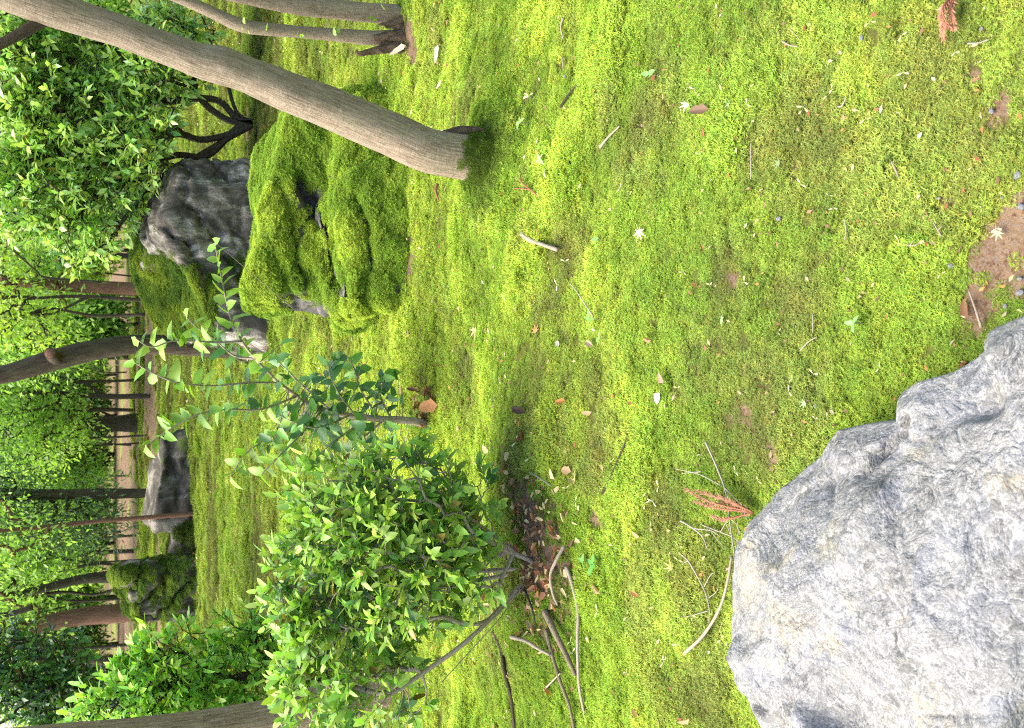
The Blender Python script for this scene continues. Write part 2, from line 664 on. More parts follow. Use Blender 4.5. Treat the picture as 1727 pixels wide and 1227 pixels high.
def moss_points(name, P, Nv, size, tint, parent=None, yaw_rng=rng):
    """one object: moss clumps standing on points P with normals Nv"""
    n = len(P)
    Nv = nrm(Nv + yaw_rng.normal(0, .12, (n, 3)))
    a = yaw_rng.uniform(0, 6.283, n)
    t = np.stack([np.cos(a), np.sin(a), np.zeros(n)], 1)
    X = nrm(t - (t * Nv).sum(1, keepdims=True) * Nv)
    Y = np.cross(Nv, X)
    rot = np.stack([np.arctan2(Y[:, 2], Nv[:, 2]), -np.arcsin(np.clip(X[:, 2], -1, 1)), np.arctan2(X[:, 1], X[:, 0])], 1)
    base = WLOC[parent.name] if parent is not None else np.zeros(3)
    me = bpy.data.meshes.new(name)
    me.vertices.add(n)
    me.vertices.foreach_set('co', (P - base).astype(np.float32).ravel())
    me.attributes.new('rot', 'FLOAT_VECTOR', 'POINT').data.foreach_set('vector', rot.astype(np.float32).ravel())
    me.attributes.new('size', 'FLOAT', 'POINT').data.foreach_set('value', size.astype(np.float32))
    c4 = np.concatenate([tint, np.ones((n, 1))], 1)
    me.attributes.new('tint', 'FLOAT_COLOR', 'POINT').data.foreach_set('color', c4.astype(np.float32).ravel())
    me.update()
    me.materials.append(M['moss_sprig'])
    o = bpy.data.objects.new(name, me)
    COL.objects.link(o)
    if parent is not None:
        o.parent = parent
    WLOC[o.name] = base
    md = o.modifiers.new('scatter', 'NODES')
    md.node_group = MOSSNG
    o['kind'] = 'stuff'
    return o


# ------------------------------------------------------------------ ground: cover and tint maps
BARE = []      # x, y, radius, strength


def bare(px, py, rad, s=1.0, stretch=1.0):
    p = G(px, py)
    BARE.append((p[0], p[1], rad, s, stretch))


bare(1705, 470, .085, .62)
bare(1690, 405, .05, .55)
bare(1650, 440, .05, .35)
bare(1590, 345, .05, .8, .5)
bare(1680, 180, .04, .8)
bare(1720, 350, .05, .9)
bare(1640, 530, .05, .8)
bare(910, 960, .26, .42, .7)
bare(880, 880, .2, .4)
bare(905, 1060, .25, .38, .7)
bare(715, 690, .20, .85, .7)
bare(830, 770, .13, .6)
bare(690, 450, .14, .55, .5)
bare(655, 440, .25, .55, .4)
bare(425, 210, .4, .5, .9)
bare(690, 60, .16, .7, .6)
bare(700, 150, .10, .7, .6)
bare(840, 225, .05, .9)
bare(845, 345, .045, .8)
bare(1195, 170, .035, .5)
bare(1265, 255, .04, .6)
bare(1240, 650, .1, .35)
bare(320, 900, .7, .6, .8)
bare(330, 960, .8, .6, .8)
bare(1000, 880, .05, .6)
bare(1015, 880, .05, .6)
for q in range(40):
    bare(rng.uniform(880, 1720), rng.uniform(0, 900), rng.uniform(.012, .03), .75, .6)


WORN = []
for px_, py_, r_ in ((1290, 700, .17), (1220, 590, .13), (1240, 480, .12), (1380, 230, .16), (1130, 870, .12), (1180, 960, .12), (1290, 240, .10), (1560, 120, .13), (1660, 230, .12), (1010, 760, .12), (1340, 500, .10), (1090, 210, .12), (870, 830, .15), (1180, 1190, .12), (1000, 640, .10), (960, 420, .12)):
    p_ = G(px_, py_)
    WORN.append((p_[0], p_[1], r_))


def worn(x, y):
    n = fbm(xy0(x, y, 9, 9), 4, 91, .6)
    w = 0
    for bx, by, br in WORN:
        w = np.maximum(w, np.clip(1.25 - np.hypot(x - bx, y - by) / br + .9 * n, 0, 1))
    return w


def cover(x, y):
    x = np.asarray(x, float).ravel()
    y = np.asarray(y, float).ravel()
    r = np.hypot(x, y)
    n = fbm(xy0(x, y, 5, 5), 3, 61)
    c = 1.0 - .35 * sstep(.25, .6, fbm(xy0(x, y, 1.6, 2.4), 3, 62)) - .3 * sstep(.3, .7, n)
    for bx, by, br, s, st in BARE:
        d = np.hypot(x - bx, (y - by) / st) / br
        c = c - s * np.clip(1.35 - d + .45 * n, 0, 1)
    # bare earth under the far trees
    far = sstep(14.2, 17.5, y + 2.2 * fbm(xy0(x, y, .35, .35), 3, 65)) * sstep(1.5, -.5, x - 1.2)
    far2 = sstep(23, 28, y + 3 * fbm(xy0(x, y, .3, .3), 3, 66))
    streak = sstep(-.05, .25, fbm(xy0(x, y, .3, .9), 4, 67))  # streaks of moss that also stand in for sunlit patches
    c = c - np.maximum(far * (1 - .7 * streak), far2 * (.9 - .5 * streak))
    c = c - .2 * worn(x, y)
    return np.clip(c, 0, 1)


def tint(x, y):
    """moss colour: yellow-green cushions, deeper green and olive patches"""
    x = np.asarray(x, float).ravel()
    y = np.asarray(y, float).ravel()
    a = fbm(xy0(x, y, 1.1, 1.5), 4, 71)[:, None]
    b = fbm(xy0(x, y, 2.9, 3.6), 5, 75, .6)[:, None]
    c = fbm(xy0(x, y, 9, 11), 3, 79)[:, None]
    yel = np.array([[.46, .575, .075]])
    grn = np.array([[.315, .46, .048]])
    oli = np.array([[.27, .30, .075]])
    k = sstep(-.35, .35, a + .5 * c)
    col = grn * (1 - k) + yel * k
    k2 = .72 * sstep(.12, .48, b + .45 * c)
    col = col * (1 - k2) + oli * k2
    wn_ = .75 * worn(x, y)[:, None]
    col = col * (1 - wn_) + np.array([[.22, .205, .065]]) * wn_
    # distant moss: worn brownish streaks lying across the view
    st = fbm(xy0(x, y, .55, 2.6), 4, 83)[:, None] + .5 * fbm(xy0(x, y, 2.2, 6.5), 3, 86)[:, None]
    far = sstep(4.5, 8.5, np.hypot(x, y))[:, None]
    k3 = far * .95 * sstep(-.12, .35, st)
    col = col * (1 - k3) + np.array([[.19, .165, .055]]) * k3
    k4 = .3 * far
    col = col * (1 - k4) + np.array([[.26, .36, .035]]) * k4
    col = col * (1 - .22 * far)
    nr_ = (1 - sstep(1.7, 3.0, np.hypot(x, y)))[:, None] * .3
    col = col * (1 - nr_) + np.array([[.36, .47, .095]]) * nr_
    return col * (1 + .14 * c)


def build_ground():
    nr = 470
    r = .28 * (170 / .28) ** (np.linspace(0, 1, nr))
    a1 = np.linspace(R(-46), R(46), 400)
    a2 = np.linspace(R(46), R(314), 50)[1:-1]
    a = np.concatenate([a1, a2])
    na = len(a)
    X = (r[:, None] * np.sin(a)[None]).ravel()
    Y = (r[:, None] * np.cos(a)[None]).ravel()
    V = np.stack([X, Y, H(X, Y)], 1)
    i = np.arange(nr - 1)[:, None] * na
    j = np.arange(na)[None]
    j2 = (j + 1) % na
    F = np.stack([i + j, i + na + j, i + na + j2, i + j2], -1).reshape(-1, 4)
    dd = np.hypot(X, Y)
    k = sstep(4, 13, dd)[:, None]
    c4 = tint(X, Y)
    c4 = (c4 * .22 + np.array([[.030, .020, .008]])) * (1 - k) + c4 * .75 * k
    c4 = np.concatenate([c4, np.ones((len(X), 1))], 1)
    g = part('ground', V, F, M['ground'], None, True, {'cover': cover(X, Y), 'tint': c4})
    g['kind'] = 'structure'
    # middle cap under the camera
    return g


build_ground()


def ground_moss():
    q = np.random.default_rng(99)
    n = 175000
    # density falls with distance, clump size grows
    rr = np.exp(q.uniform(math.log(.75), math.log(24), n))
    an = q.uniform(R(-42), R(42), n)
    dens = np.minimum(1.0, np.where(rr < 3.2, (rr / 3.2) ** 2, (rr / 3.2) ** .25 * 1.0))
    inside = np.abs(an) < R(32)
    keep = q.uniform(0, 1, n) < dens * np.where(inside, 1, .35)
    rr, an = rr[keep], an[keep]
    X, Y = rr * np.sin(an), rr * np.cos(an)
    cv = cover(X, Y) + .2 * fbm(xy0(X, Y, 14, 14), 2, 88)
    k = q.uniform(.12, .62, len(X)) < cv
    X, Y, rr, cv = X[k], Y[k], rr[k], cv[k]
    e = .02
    z = H(X, Y)
    nx = -(H(X + e, Y) - z) / e
    ny = -(H(X, Y + e) - z) / e
    Nv = nrm(np.stack([nx * .6, ny * .6, np.ones_like(nx)], 1))
    size = np.interp(rr, [0, 2.5, 5, 10, 24], [.9, 1.0, 1.35, 2.3, 4.2]) * q.uniform(.65, 1.35, len(X)) * (.6 + .4 * np.clip(cv, 0, 1))
    mat_ = fbm(xy0(X, Y, 3.3, 4.4), 3, 141)
    size = size * np.interp(mat_, [-.6, -.1, .15, .6], [.55, .8, 1.0, 1.5])
    t = tint(X, Y) * (1 + .22 * mat_[:, None] * np.array([[1.2, 1, .6]])) * q.uniform(.8, 1.22, (len(X), 1)) * np.stack([q.uniform(.9, 1.14, len(X)), np.ones(len(X)), np.ones(len(X))], 1)
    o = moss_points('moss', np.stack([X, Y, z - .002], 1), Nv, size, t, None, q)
    return tag(o, 'springy green moss carpet covering the garden ground', 'moss', None, 'stuff')


ground_moss()

# ------------------------------------------------------------------ rocks
def icos(sub):
    bm = bmesh.new()
    bmesh.ops.create_icosphere(bm, subdivisions=sub, radius=1)
    v = np.array([q.co[:] for q in bm.verts])
    f = np.array([[w.index for w in q.verts] for q in bm.faces])
    bm.free()
    return v, f


ICO = {s: icos(s) for s in (2, 3, 5, 6)}


def rock_body(c, dims, planes, seed, sub=5, amp=.06, q=9, nsc=2.2, rid=.04, rot=0.0, facets=0):
    """a boulder as a rounded cut block; planes: (normal, distance)"""
    d, f = ICO[sub]
    d = nrm(d)
    s = 0
    for n_, k in planes:
        s = s + np.maximum(d @ nrm(np.array(n_, float)) / k, 0) ** q
    gq = np.random.default_rng(seed)
    for _ in range(facets):
        n_ = nrm(gq.normal(0, 1, 3))
        base_r = sum(np.maximum(n_ @ nrm(np.array(pn, float)) / k, 0) ** q for pn, k in planes) ** (-1.0 / q)
        s = s + np.maximum(d @ n_ / (base_r * gq.uniform(.74, .95)), 0) ** (q * 2)
    r = s ** (-1.0 / q)
    r = r * (1 + amp * fbm(d * nsc, 4, seed) + rid * ridged(d * nsc * 1.3 + 3, 4, seed + 9) + .02 * fbm(d * 9, 3, seed + 3))
    v = d * r[:, None] * np.array(dims)[None]
    if rot:
        cr, sr = math.cos(rot), math.sin(rot)
        v = np.stack([v[:, 0] * cr - v[:, 1] * sr, v[:, 0] * sr + v[:, 1] * cr, v[:, 2]], 1)
    return v + np.asarray(c), f


def ledges(v, f, step, amp, direc=(0, 0, 1), seed=0, sharp=.5):
    """stack the sides of a rock in uneven layers with notches between them"""
    n_ = vert_normals(v, f)
    d = nrm(np.array(direc, float))
    L = (v @ d) / step + .9 * fbm(v * 2.6, 3, seed) + .25 * fbm(v * 9, 2, seed + 4)
    fr = L - np.floor(L)
    b = np.sin(math.pi * fr) ** sharp
    hz = n_ - (n_ @ d)[:, None] * d
    k = fbm(v * 3.1, 2, seed + 8) * .5 + .8
    return v + hz * (amp * (b - .75) * k)[:, None], fr


def face_normals(v, f):
    t = v[f]
    n_ = np.cross(t[:, 1] - t[:, 0], t[:, 2] - t[:, 0])
    ar = np.linalg.norm(n_, axis=1) / 2
    return nrm(n_), ar


def vert_normals(v, f):
    n_, ar = face_normals(v, f)
    o = np.zeros_like(v)
    for k in range(3):
        np.add.at(o, f[:, k], n_ * ar[:, None])
    return nrm(o)


def scatter_on(v, f, w, n, q):
    _, ar = face_normals(v, f)
    p = ar * w[f].mean(1)
    idx = q.choice(len(f), n, p=p / p.sum())
    a, b = q.uniform(0, 1, n), q.uniform(0, 1, n)
    fl = a + b > 1
    a[fl], b[fl] = 1 - a[fl], 1 - b[fl]
    t = v[f[idx]]
    vnn = vert_normals(v, f)[f[idx]]
    P = t[:, 0] + a[:, None] * (t[:, 1] - t[:, 0]) + b[:, None] * (t[:, 2] - t[:, 0])
    Nn = nrm(vnn[:, 0] * (1 - a - b)[:, None] + vnn[:, 1] * a[:, None] + vnn[:, 2] * b[:, None])
    return P, Nn


BOX = [((1, 0, .1), 1), ((-1, 0, .15), 1), ((0, 1, .1), 1), ((0, -1, .2), 1), ((.1, .1, 1), 1), ((0, 0, -1), 1)]


# -- near pale rock, its rim traced at 0.15 m above the moss
def near_rock():
    rim = [(1860, 520), (1790, 535), (1727, 548), (1690, 560), (1650, 575), (1612, 608), (1588, 628), (1560, 640), (1530, 652), (1508, 668),
           (1502, 690), (1500, 710), (1470, 716), (1435, 722), (1402, 732), (1385, 750), (1368, 775), (1340, 800), (1312, 832), (1288, 862),
           (1262, 890), (1242, 918), (1234, 955), (1228, 995), (1226, 1035), (1220, 1075), (1222, 1108), (1240, 1130), (1243, 1160), (1254, 1195),
           (1272, 1230), (1300, 1270), (1340, 1330), (1420, 1400), (1600, 1480), (1800, 1500), (1960, 1420), (2040, 1200), (2020, 900), (1960, 640)]
    zr = .15
    P = np.array([Zp(a, b, zr)[:2] for a, b in rim])
    C = Zp(1640, 1090, zr)[:2]
    # catmull closed
    n = len(P)
    m_ = 460
    t = np.linspace(0, n, m_, endpoint=False)
    i = t.astype(int)
    u = (t - i)[:, None]
    g = lambda k: P[(i + k) % n]
    ring = .5 * (2 * g(0) + (g(1) - g(-1)) * u + (2 * g(-1) - 5 * g(0) + 4 * g(1) - g(2)) * u ** 2 + (-g(-1) + 3 * g(0) - 3 * g(1) + g(2)) * u ** 3)
    ts = np.concatenate([np.linspace(.0004, 1, 230), 1 + np.linspace(.004, .09, 26)])
    V = []
    q = np.random.default_rng(12)
    sp = q.uniform(-1, 1, (60, 2)) * .75
    sti = q.normal(0, .24, (60, 2))
    sto = q.normal(0, .008, 60)
    for tt in ts:
        off = ring - C
        if tt <= 1:
            xy = C + off * tt
            z = zr + .13 * (1 - tt ** 2.2) - .012 * sstep(.9, 1, tt)
        else:
            k = (tt - 1) / .09
            L = np.linalg.norm(off, axis=1, keepdims=True)
            xy = C + off * (1 + .05 * k ** .5 * (k < 1.5)) - off / L * .06 * max(0, k - .4)
            z = zr - .012 - .30 * k ** 1.25
        x, y = xy[:, 0], xy[:, 1]
        w = xy - C + .05 * np.stack([fbm(xy0(x, y, 6, 6), 3, 301), fbm(xy0(x, y, 6, 6), 3, 302)], 1)
        dd = ((w[:, None] - sp[None]) ** 2).sum(-1)
        o_ = np.argsort(dd, axis=1)[:, :2]
        d0, d1 = np.sqrt(np.take_along_axis(dd, o_, 1)).T
        ww = np.exp(-np.sqrt(dd) * 95 + d0[:, None] * 95)
        allp = ((w[:, None] - sp[None]) * sti[None]).sum(-1) + sto[None]
        fac = (ww * allp).sum(1) / ww.sum(1)
        crease = np.exp(-((d1 - d0) / .012) ** 2)
        zz = z + fac * .95 - .006 * crease * (fbm(xy0(x, y, 4, 4), 2, 311) > -.1)
        zz = zz + .012 * fbm(xy0(x, y, 7, 7), 4, 303) + .004 * ridged(xy0(x, y, 19, 19), 3, 305) + .0022 * fbm(xy0(x, y, 70, 70), 2, 306)
        V.append(np.stack([x, y, zz], 1))
    V = np.concatenate(V)
    # deep crack running in from the notch
    for pa, pb, dep, wd_ in (((1500, 712), (1450, 772), .05, .011), ((1450, 772), (1440, 800), .02, .010), ((1500, 735), (1560, 755), .012, .010),
                             ((1370, 790), (1420, 870), .012, .012), ((1290, 1195), (1330, 1215), .03, .02), ((1330, 1215), (1420, 1235), .03, .02), ((1270, 1180), (1290, 1195), .02, .012)):
        a, b = Zp(*pa, .2)[:2], Zp(*pb, .2)[:2]
        ab = b - a
        tq = np.clip(((V[:, :2] - a) @ ab) / (ab @ ab), 0, 1)
        dq = np.linalg.norm(V[:, :2] - (a + tq[:, None] * ab), axis=1) + .004 * fbm(V * 30, 2, 320)
        V[:, 2] -= dep * np.exp(-(dq / wd_) ** 2) * (1 - .5 * tq)
    nt_ = len(ts)
    i = np.arange(nt_ - 1)[:, None] * m_
    j = np.arange(m_)[None]
    j2 = (j + 1) % m_
    F = np.stack([i + j, i + m_ + j, i + m_ + j2, i + j2], -1).reshape(-1, 4)
    o = part('boulder', V, F, M['rock_near'], None, True, None, (C[0], C[1], 0))
    tag(o, 'big pale grey wrinkled boulder nearest the viewer with twigs at its edge', 'rock')
    # a moss tuft in the notch of the rock
    return V


NEAR = near_rock()


def moss_cover(v, f, w, n, parent, size, tcol, seed, spread=.25):
    q = np.random.default_rng(seed)
    P, Nn = scatter_on(v, f, w, n, q)
    tn = fbm(P * 5, 3, seed)[:, None]
    k = sstep(-.3, .4, tn)
    c = np.array([tcol[0]]) * (1 - k) + np.array([tcol[1]]) * k
    c = c * q.uniform(1 - spread, 1 + spread, (n, 1))
    up = nrm(Nn * .8 + np.array([[0, 0, .35]]))
    return moss_points('moss_cover', P - Nn * .003, up, size * q.uniform(.6, 1.35, n), c, parent, q)


MOSSC = [(.26, .40, .04), (.47, .58, .065)]


def mossy_boulder():
    base = G(640, 400)
    root = thing('boulder', (base[0], 4.75, 0), 'two-tiered boulder overgrown with thick green moss behind the leaning trunk', 'rock')
    c1 = A(535, 365, 4.95)
    mb = MB()
    v, f = rock_body(c1 + np.array([.06, .05, -.06]), (.50, .40, .36), [((1, 0, .15), 1), ((-1, -.1, -.05), .98), ((0, 1, .2), 1), ((-.1, -1, .35), .92), ((.24, -.12, 1), .98), ((0, 0, -1), 1), ((-.8, -.7, .1), 1.1)], 401, 6, .05, 12, 2.4, .04, 0, 8)
    mb.add(v, f)
    c2 = A(610, 405, 4.55)
    v, f = rock_body(c2 + np.array([-.02, .05, -.05]), (.37, .27, .21), [((1, 0, .2), 1), ((-1, -.1, .15), 1), ((0, 1, .1), 1), ((0, -1, .5), 1), ((.1, -.15, 1), 1), ((0, 0, -1), 1)], 405, 6, .07, 9, 2.2, .05, 0, 8)
    mb.add(v, f)
    c3 = A(610, 250, 4.6)
    v, f = rock_body(c3 + np.array([0, .1, -.08]), (.26, .25, .2), BOX, 409, 5, .12, 7, 2.4, .06)
    mb.add(v, f)
    v, f, _ = mb.get()
    v, fr = ledges(v, f, .22, .055, (.12, -.1, 1), 415)
    Nn = vert_normals(v, f)
    v = v + Nn * (.022 * fbm(v * 9, 3, 418))[:, None]
    def carve(line, dep, wid):
        nonlocal v
        d0 = np.full(len(v), 9.0)
        for (ax, ay), (bx, by) in zip(line[:-1], line[1:]):
            for t_ in np.linspace(0, 1, 7):
                d = nrm(ray(ax + (bx - ax) * t_, ay + (by - ay) * t_))
                tt = (v - CAM) @ d
                d0 = np.minimum(d0, np.linalg.norm((v - CAM) - tt[:, None] * d, axis=1))
        d0 = d0 + .012 * fbm(v * 12, 2, 431)
        front = sstep(.25, -.1, (Nn @ np.array([0, 1, .3])))
        v = v + np.array([[0, 1.0, -.25]]) * (dep * np.exp(-(d0 / wid) ** 2) * front)[:, None]
        return np.exp(-(d0 / wid) ** 2)
    cv = carve([(505, 300), (530, 345), (555, 400), (560, 440), (580, 500)], .13, .035)
    cv = np.maximum(cv, carve([(470, 300), (490, 380), (500, 440), (520, 490)], .06, .022))
    cv = np.maximum(cv, carve([(600, 330), (620, 380), (625, 450), (612, 500)], .05, .028))
    cv = np.maximum(cv, carve([(455, 420), (480, 470), (500, 510)], .05, .02))
    Nn = vert_normals(v, f)
    n_ = fbm(v * 4.5, 4, 421)
    w = (1 - .85 * sstep(.45, .9, cv + .3 * n_)) * sstep(-.75, -.3, Nn[:, 2] + .45 * n_ + .18) * sstep(.02, .14, np.minimum(fr, 1 - fr) + .12 * n_ + .03)
    # bare grey faces seen through the moss
    for px, py, r_, s in ((520, 333, .075, 1), (545, 383, .045, 1), (510, 518, .07, 1), (535, 526, .06, 1), (480, 505, .05, .9), (498, 335, .05, 1), (562, 300, .03, .8)):
        d = nrm(ray(px, py))
        t = (v - CAM) @ d
        dist = np.linalg.norm((v - CAM) - t[:, None] * d, axis=1)
        w = w * (1 - s * np.clip(1.5 - dist / r_ + .6 * n_, 0, 1))
    body = part('rock_body', v, f, M['rock_mossy'], root, True, {'moss': w})
    moss_cover(v, f, w ** 2, 24000, body, .95, MOSSC, 430)


def grey_boulder():
    root = thing('boulder', (A(450, 430, 8.0)[0], 8.0, 0), 'large dark grey boulder with a mossy crown behind the mossy boulder', 'rock')
    c = A(360, 425, 8.0)
    v, f = rock_body(c + np.array([0, .0, -.1]), (.70, .52, .64), [((1, -.05, .12), 1), ((-1, -.1, .25), 1), ((0, 1, .1), 1), ((.1, -1, .25), 1), ((.22, 0, 1), .98), ((-.45, -.3, 1), 1.02), ((0, 0, -1), 1.2)], 511, 6, .05, 14, 2.6, .05, 0, 16)
    v, _ = ledges(v, f, .34, .15, (-.55, -.1, .8), 515, .35)
    v, _ = ledges(v, f, .12, .022, (-.3, -.1, .9), 516, .4)
    Nn = vert_normals(v, f)
    v = v + Nn * (.016 * ridged(v * 6, 3, 518))[:, None]
    n_ = fbm(v * 4, 4, 521)
    u = (v[:, 0] - c[0]) / .66
    w = sstep(.1, .4, Nn[:, 2] - .55 + .6 * n_ - 1.1 * np.clip(u + .15, -.2, 1))
    body = part('rock_body', v, f, M['rock_grey'], root, True, {'moss': w})
    moss_cover(v, f, w ** 2 + 1e-5, 9000, body, .85, [(.10, .18, .018), (.26, .34, .03)], 530)


def far_rocks():
    root = thing('boulder', (A(318, 815, 12.6)[0], 12.6, 0), 'low flat pale-topped slab rock lying on the moss in the distance', 'rock')
    c = A(288, 812, 12.6)
    v, f = rock_body(c + np.array([0, 0, -.04]), (.60, .42, .36), [((1, 0, .1), 1), ((-1, 0, .1), 1), ((0, 1, .1), 1), ((0, -1, .12), 1), ((.05, -.1, 1), .85), ((0, 0, -1), 1)], 611, 5, .06, 14, 2.4, .05, 0, 14)
    v, _ = ledges(v, f, .22, .10, (.1, -.1, 1), 613, .7)
    part('rock_body', v, f, M['rock_far'], root, True, {'moss': sstep(.35, .6, fbm(v * 3, 3, 612)) * .6})
    root = thing('boulder', (A(325, 985, 12.2)[0], 12.2, 0), 'upright moss-covered rock standing alone in the distance by slim trunks', 'rock')
    c = A(262, 990, 12.2)
    v, f = rock_body(c + np.array([0, 0, -.06]), (.37, .34, .48), [((1, 0, .2), 1), ((-1, 0, .05), 1), ((0, 1, .1), 1), ((0, -1, .3), 1), ((-.2, -.1, 1), 1), ((0, 0, -1), 1)], 625, 6, .08, 12, 2.2, .06, 0, 22)
    v, _ = ledges(v, f, .24, .20, (.6, -.2, .7), 624, .4)
    n_ = fbm(v * 4, 4, 622)
    Nn = vert_normals(v, f)
    w = sstep(-.05, .3, Nn[:, 2] * .6 + .8 * n_)
    body = part('rock_body', v, f, M['rock_far'], root, True, {'moss': w})
    moss_cover(v, f, w ** 2 + 1e-4, 4000, body, 1.0, [(.11, .19, .022), (.30, .39, .045)], 630)
    root = thing('boulder', (A(338, 905, 12.4)[0], 12.4, 0), 'small dark brown rock half hidden by weeds between the two distant rocks', 'rock')
    c = A(312, 925, 12.3)
    v, f = rock_body(c + np.array([0, 0, -.05]), (.32, .3, .22), BOX, 641, 5, .12, 8, 2.2, .10)
    w = sstep(0, .4, fbm(v * 4, 4, 642) + .2)
    body = part('rock_body', v, f, M['rock_far'], root, True, {'moss': w})
    moss_cover(v, f, w + 1e-4, 700, body, 1.6, [(.05, .09, .010), (.12, .16, .02)], 643)


mossy_boulder()
grey_boulder()
far_rocks()

# ------------------------------------------------------------------ leaves
# a leaf along +Y, face +Z, length 1: 13 verts with a folded midrib and a curve
def leaf_proto(wid=.40, droop=.10, fold=.10, tipx=1.0):
    ys = [0, .14, .34, .56, .78, 1.0]
    ws = [.02, .24 * wid / .40, wid * .95 / 2 * 1.05 * 2 * .5, wid * .5, wid * .33, 0]
    V, F = [], []
    for y, w in zip(ys, ws):
        z = -droop * y * y
        V.append((0, y, z))
    nb = len(ys)
    for s in (-1, 1):
        for y, w in list(zip(ys, ws))[1:-1]:
            V.append((s * w, y, -droop * y * y + fold * w * 2))
    L = [nb + k for k in range(4)]
    Rr = [nb + 4 + k for k in range(4)]
    F3 = []

    def quad(a, b, c, d):
        F3.append((a, b, c))
        F3.append((a, c, d))
    F3.append((0, 1, L[0]))
    F3.append((0, Rr[0], 1))
    for k in range(3):
        quad(k + 1, k + 2, L[k + 1], L[k])
        quad(k + 1, Rr[k], Rr[k + 1], k + 2)
    F3.append((4, 5, L[3]))
    F3.append((4, Rr[3], 5))
    return np.array(V, float), np.array(F3, int)


def small_leaf(wid=.42, droop=.12, fold=.12):
    V = np.array([(0, 0, 0), (0, .5, -droop * .25), (0, 1, -droop), (-wid / 2, .48, fold * wid - droop * .25), (wid / 2, .48, fold * wid - droop * .25)], float)
    F = np.array([(0, 1, 3), (1, 2, 3), (0, 4, 1), (1, 4, 2)])
    return V, F


LEAF_FINE = leaf_proto(.42)
LEAF_ROUND = leaf_proto(.56, .14, .12)
LEAF_NARROW = leaf_proto(.33, .16, .12)
LEAF_SMALL = small_leaf()
LEAF_SMALLN = small_leaf(.22, .1, .1)


def frames(D, up, q, jit=.35):
    D = nrm(D)
    Nn = up - (up * D).sum(1, keepdims=True) * D
    Nn = nrm(nrm(Nn) + q.normal(0, jit, D.shape))
    Nn = nrm(Nn - (Nn * D).sum(1, keepdims=True) * D)
    X = np.cross(D, Nn)
    return X, D, Nn


def leaves_mesh(P, X, D, Nn, L, C, proto):
    v0, f0 = proto
    n, k = len(P), len(v0)
    V = P[:, None] + L[:, None, None] * (v0[None, :, 0:1] * X[:, None] + v0[None, :, 1:2] * D[:, None] + v0[None, :, 2:3] * Nn[:, None])
    F = (f0[None] + (np.arange(n) * k)[:, None, None]).reshape(-1, 3)
    c4 = np.concatenate([np.repeat(C, k, 0), np.ones((n * k, 1))], 1)
    return V.reshape(-1, 3), F, {'col': c4}


def network(stems, tips, q, r_tip=.0016, power=.42, wob=.12, rmax=None, pen=.25):
    """join every shoot to the nearest wood; stems: list of (points Nx3); returns stick arrays"""
    pos, par, plen = [], [], []
    for s in stems:
        s = np.asarray(s, float)
        c, _ = crom(s, np.ones(len(s)), max(6, (len(s) - 1) * 6)) if len(s) > 2 else (np.linspace(s[0], s[-1], 8), None)
        last = -1
        for k, p in enumerate(c):
            pos.append(p)
            par.append(last)
            plen.append(0 if last < 0 else plen[last] + np.linalg.norm(p - pos[last]))
            last = len(pos) - 1
    base = stems[0][0]
    order = np.argsort(np.linalg.norm(tips - base, axis=1))
    cap_ = len(pos) + len(tips) * 4
    PA = np.zeros((cap_, 3))
    PL = np.zeros(cap_)
    PA[:len(pos)] = pos
    PL[:len(pos)] = plen
    n = len(pos)
    par = list(par)
    tipnode = {}
    for ti in order:
        t = tips[ti]
        d = np.linalg.norm(PA[:n] - t, axis=1)
        k = int(np.argmin(d + pen * PL[:n]))
        a = PA[k].copy()
        L = d[k]
        last = k
        for u in (.33, .66, 1.0):
            p = a + (t - a) * u
            if u < 1:
                p = p + q.normal(0, wob * L * .5, 3)
            PA[n] = p
            PL[n] = PL[last] + np.linalg.norm(p - PA[last])
            par.append(last)
            last = n
            n += 1
        tipnode[ti] = last
    cnt = np.zeros(n)
    for ti, k in tipnode.items():
        cnt[k] += 1
    for k in range(n - 1, -1, -1):
        if par[k] >= 0:
            cnt[par[k]] += cnt[k]
    cnt = np.maximum(cnt, 1)
    rad = r_tip * cnt ** power
    if rmax:
        rad = np.minimum(rad, rmax)
    e = np.array([k for k in range(n) if par[k] >= 0])
    pe = np.array([par[k] for k in e])
    return PA[pe], PA[e], np.minimum(rad[pe], rad[e] * 1.5), rad[e]


def lobes3(lst, Y, dep=.9):
    """lobes given as photograph pixels: (px, py, radius px, depth offset)"""
    out = []
    for l in lst:
        c = A(l[0], l[1], Y + (l[3] if len(l) > 3 else 0))
        out.append((c, l[2] * zc(c) / FPX))
    return out


def sample_shoots(lobes, n, q, inner=.45, depth_squash=1.0, upbias=.25):
    r = np.array([l[1] for l in lobes])
    C = np.array([l[0] for l in lobes])
    i = q.choice(len(lobes), n, p=r ** 2 / (r ** 2).sum())
    d = nrm(q.normal(0, 1, (n, 3)) + np.array([0, 0, upbias]))
    lump = 1 + .18 * fbm(C[i] * 3 + d * 1.6, 3, 77)
    rad = r[i] * (inner + (1 - inner) * q.uniform(0, 1, n) ** .5) * lump
    P = C[i] + d * rad[:, None] * np.array([1, depth_squash, 1])
    return P, d, rad / r[i]


OLD, MID, YOUNG = np.array([.040, .100, .028]), np.array([.100, .225, .036]), np.array([.26, .43, .05])


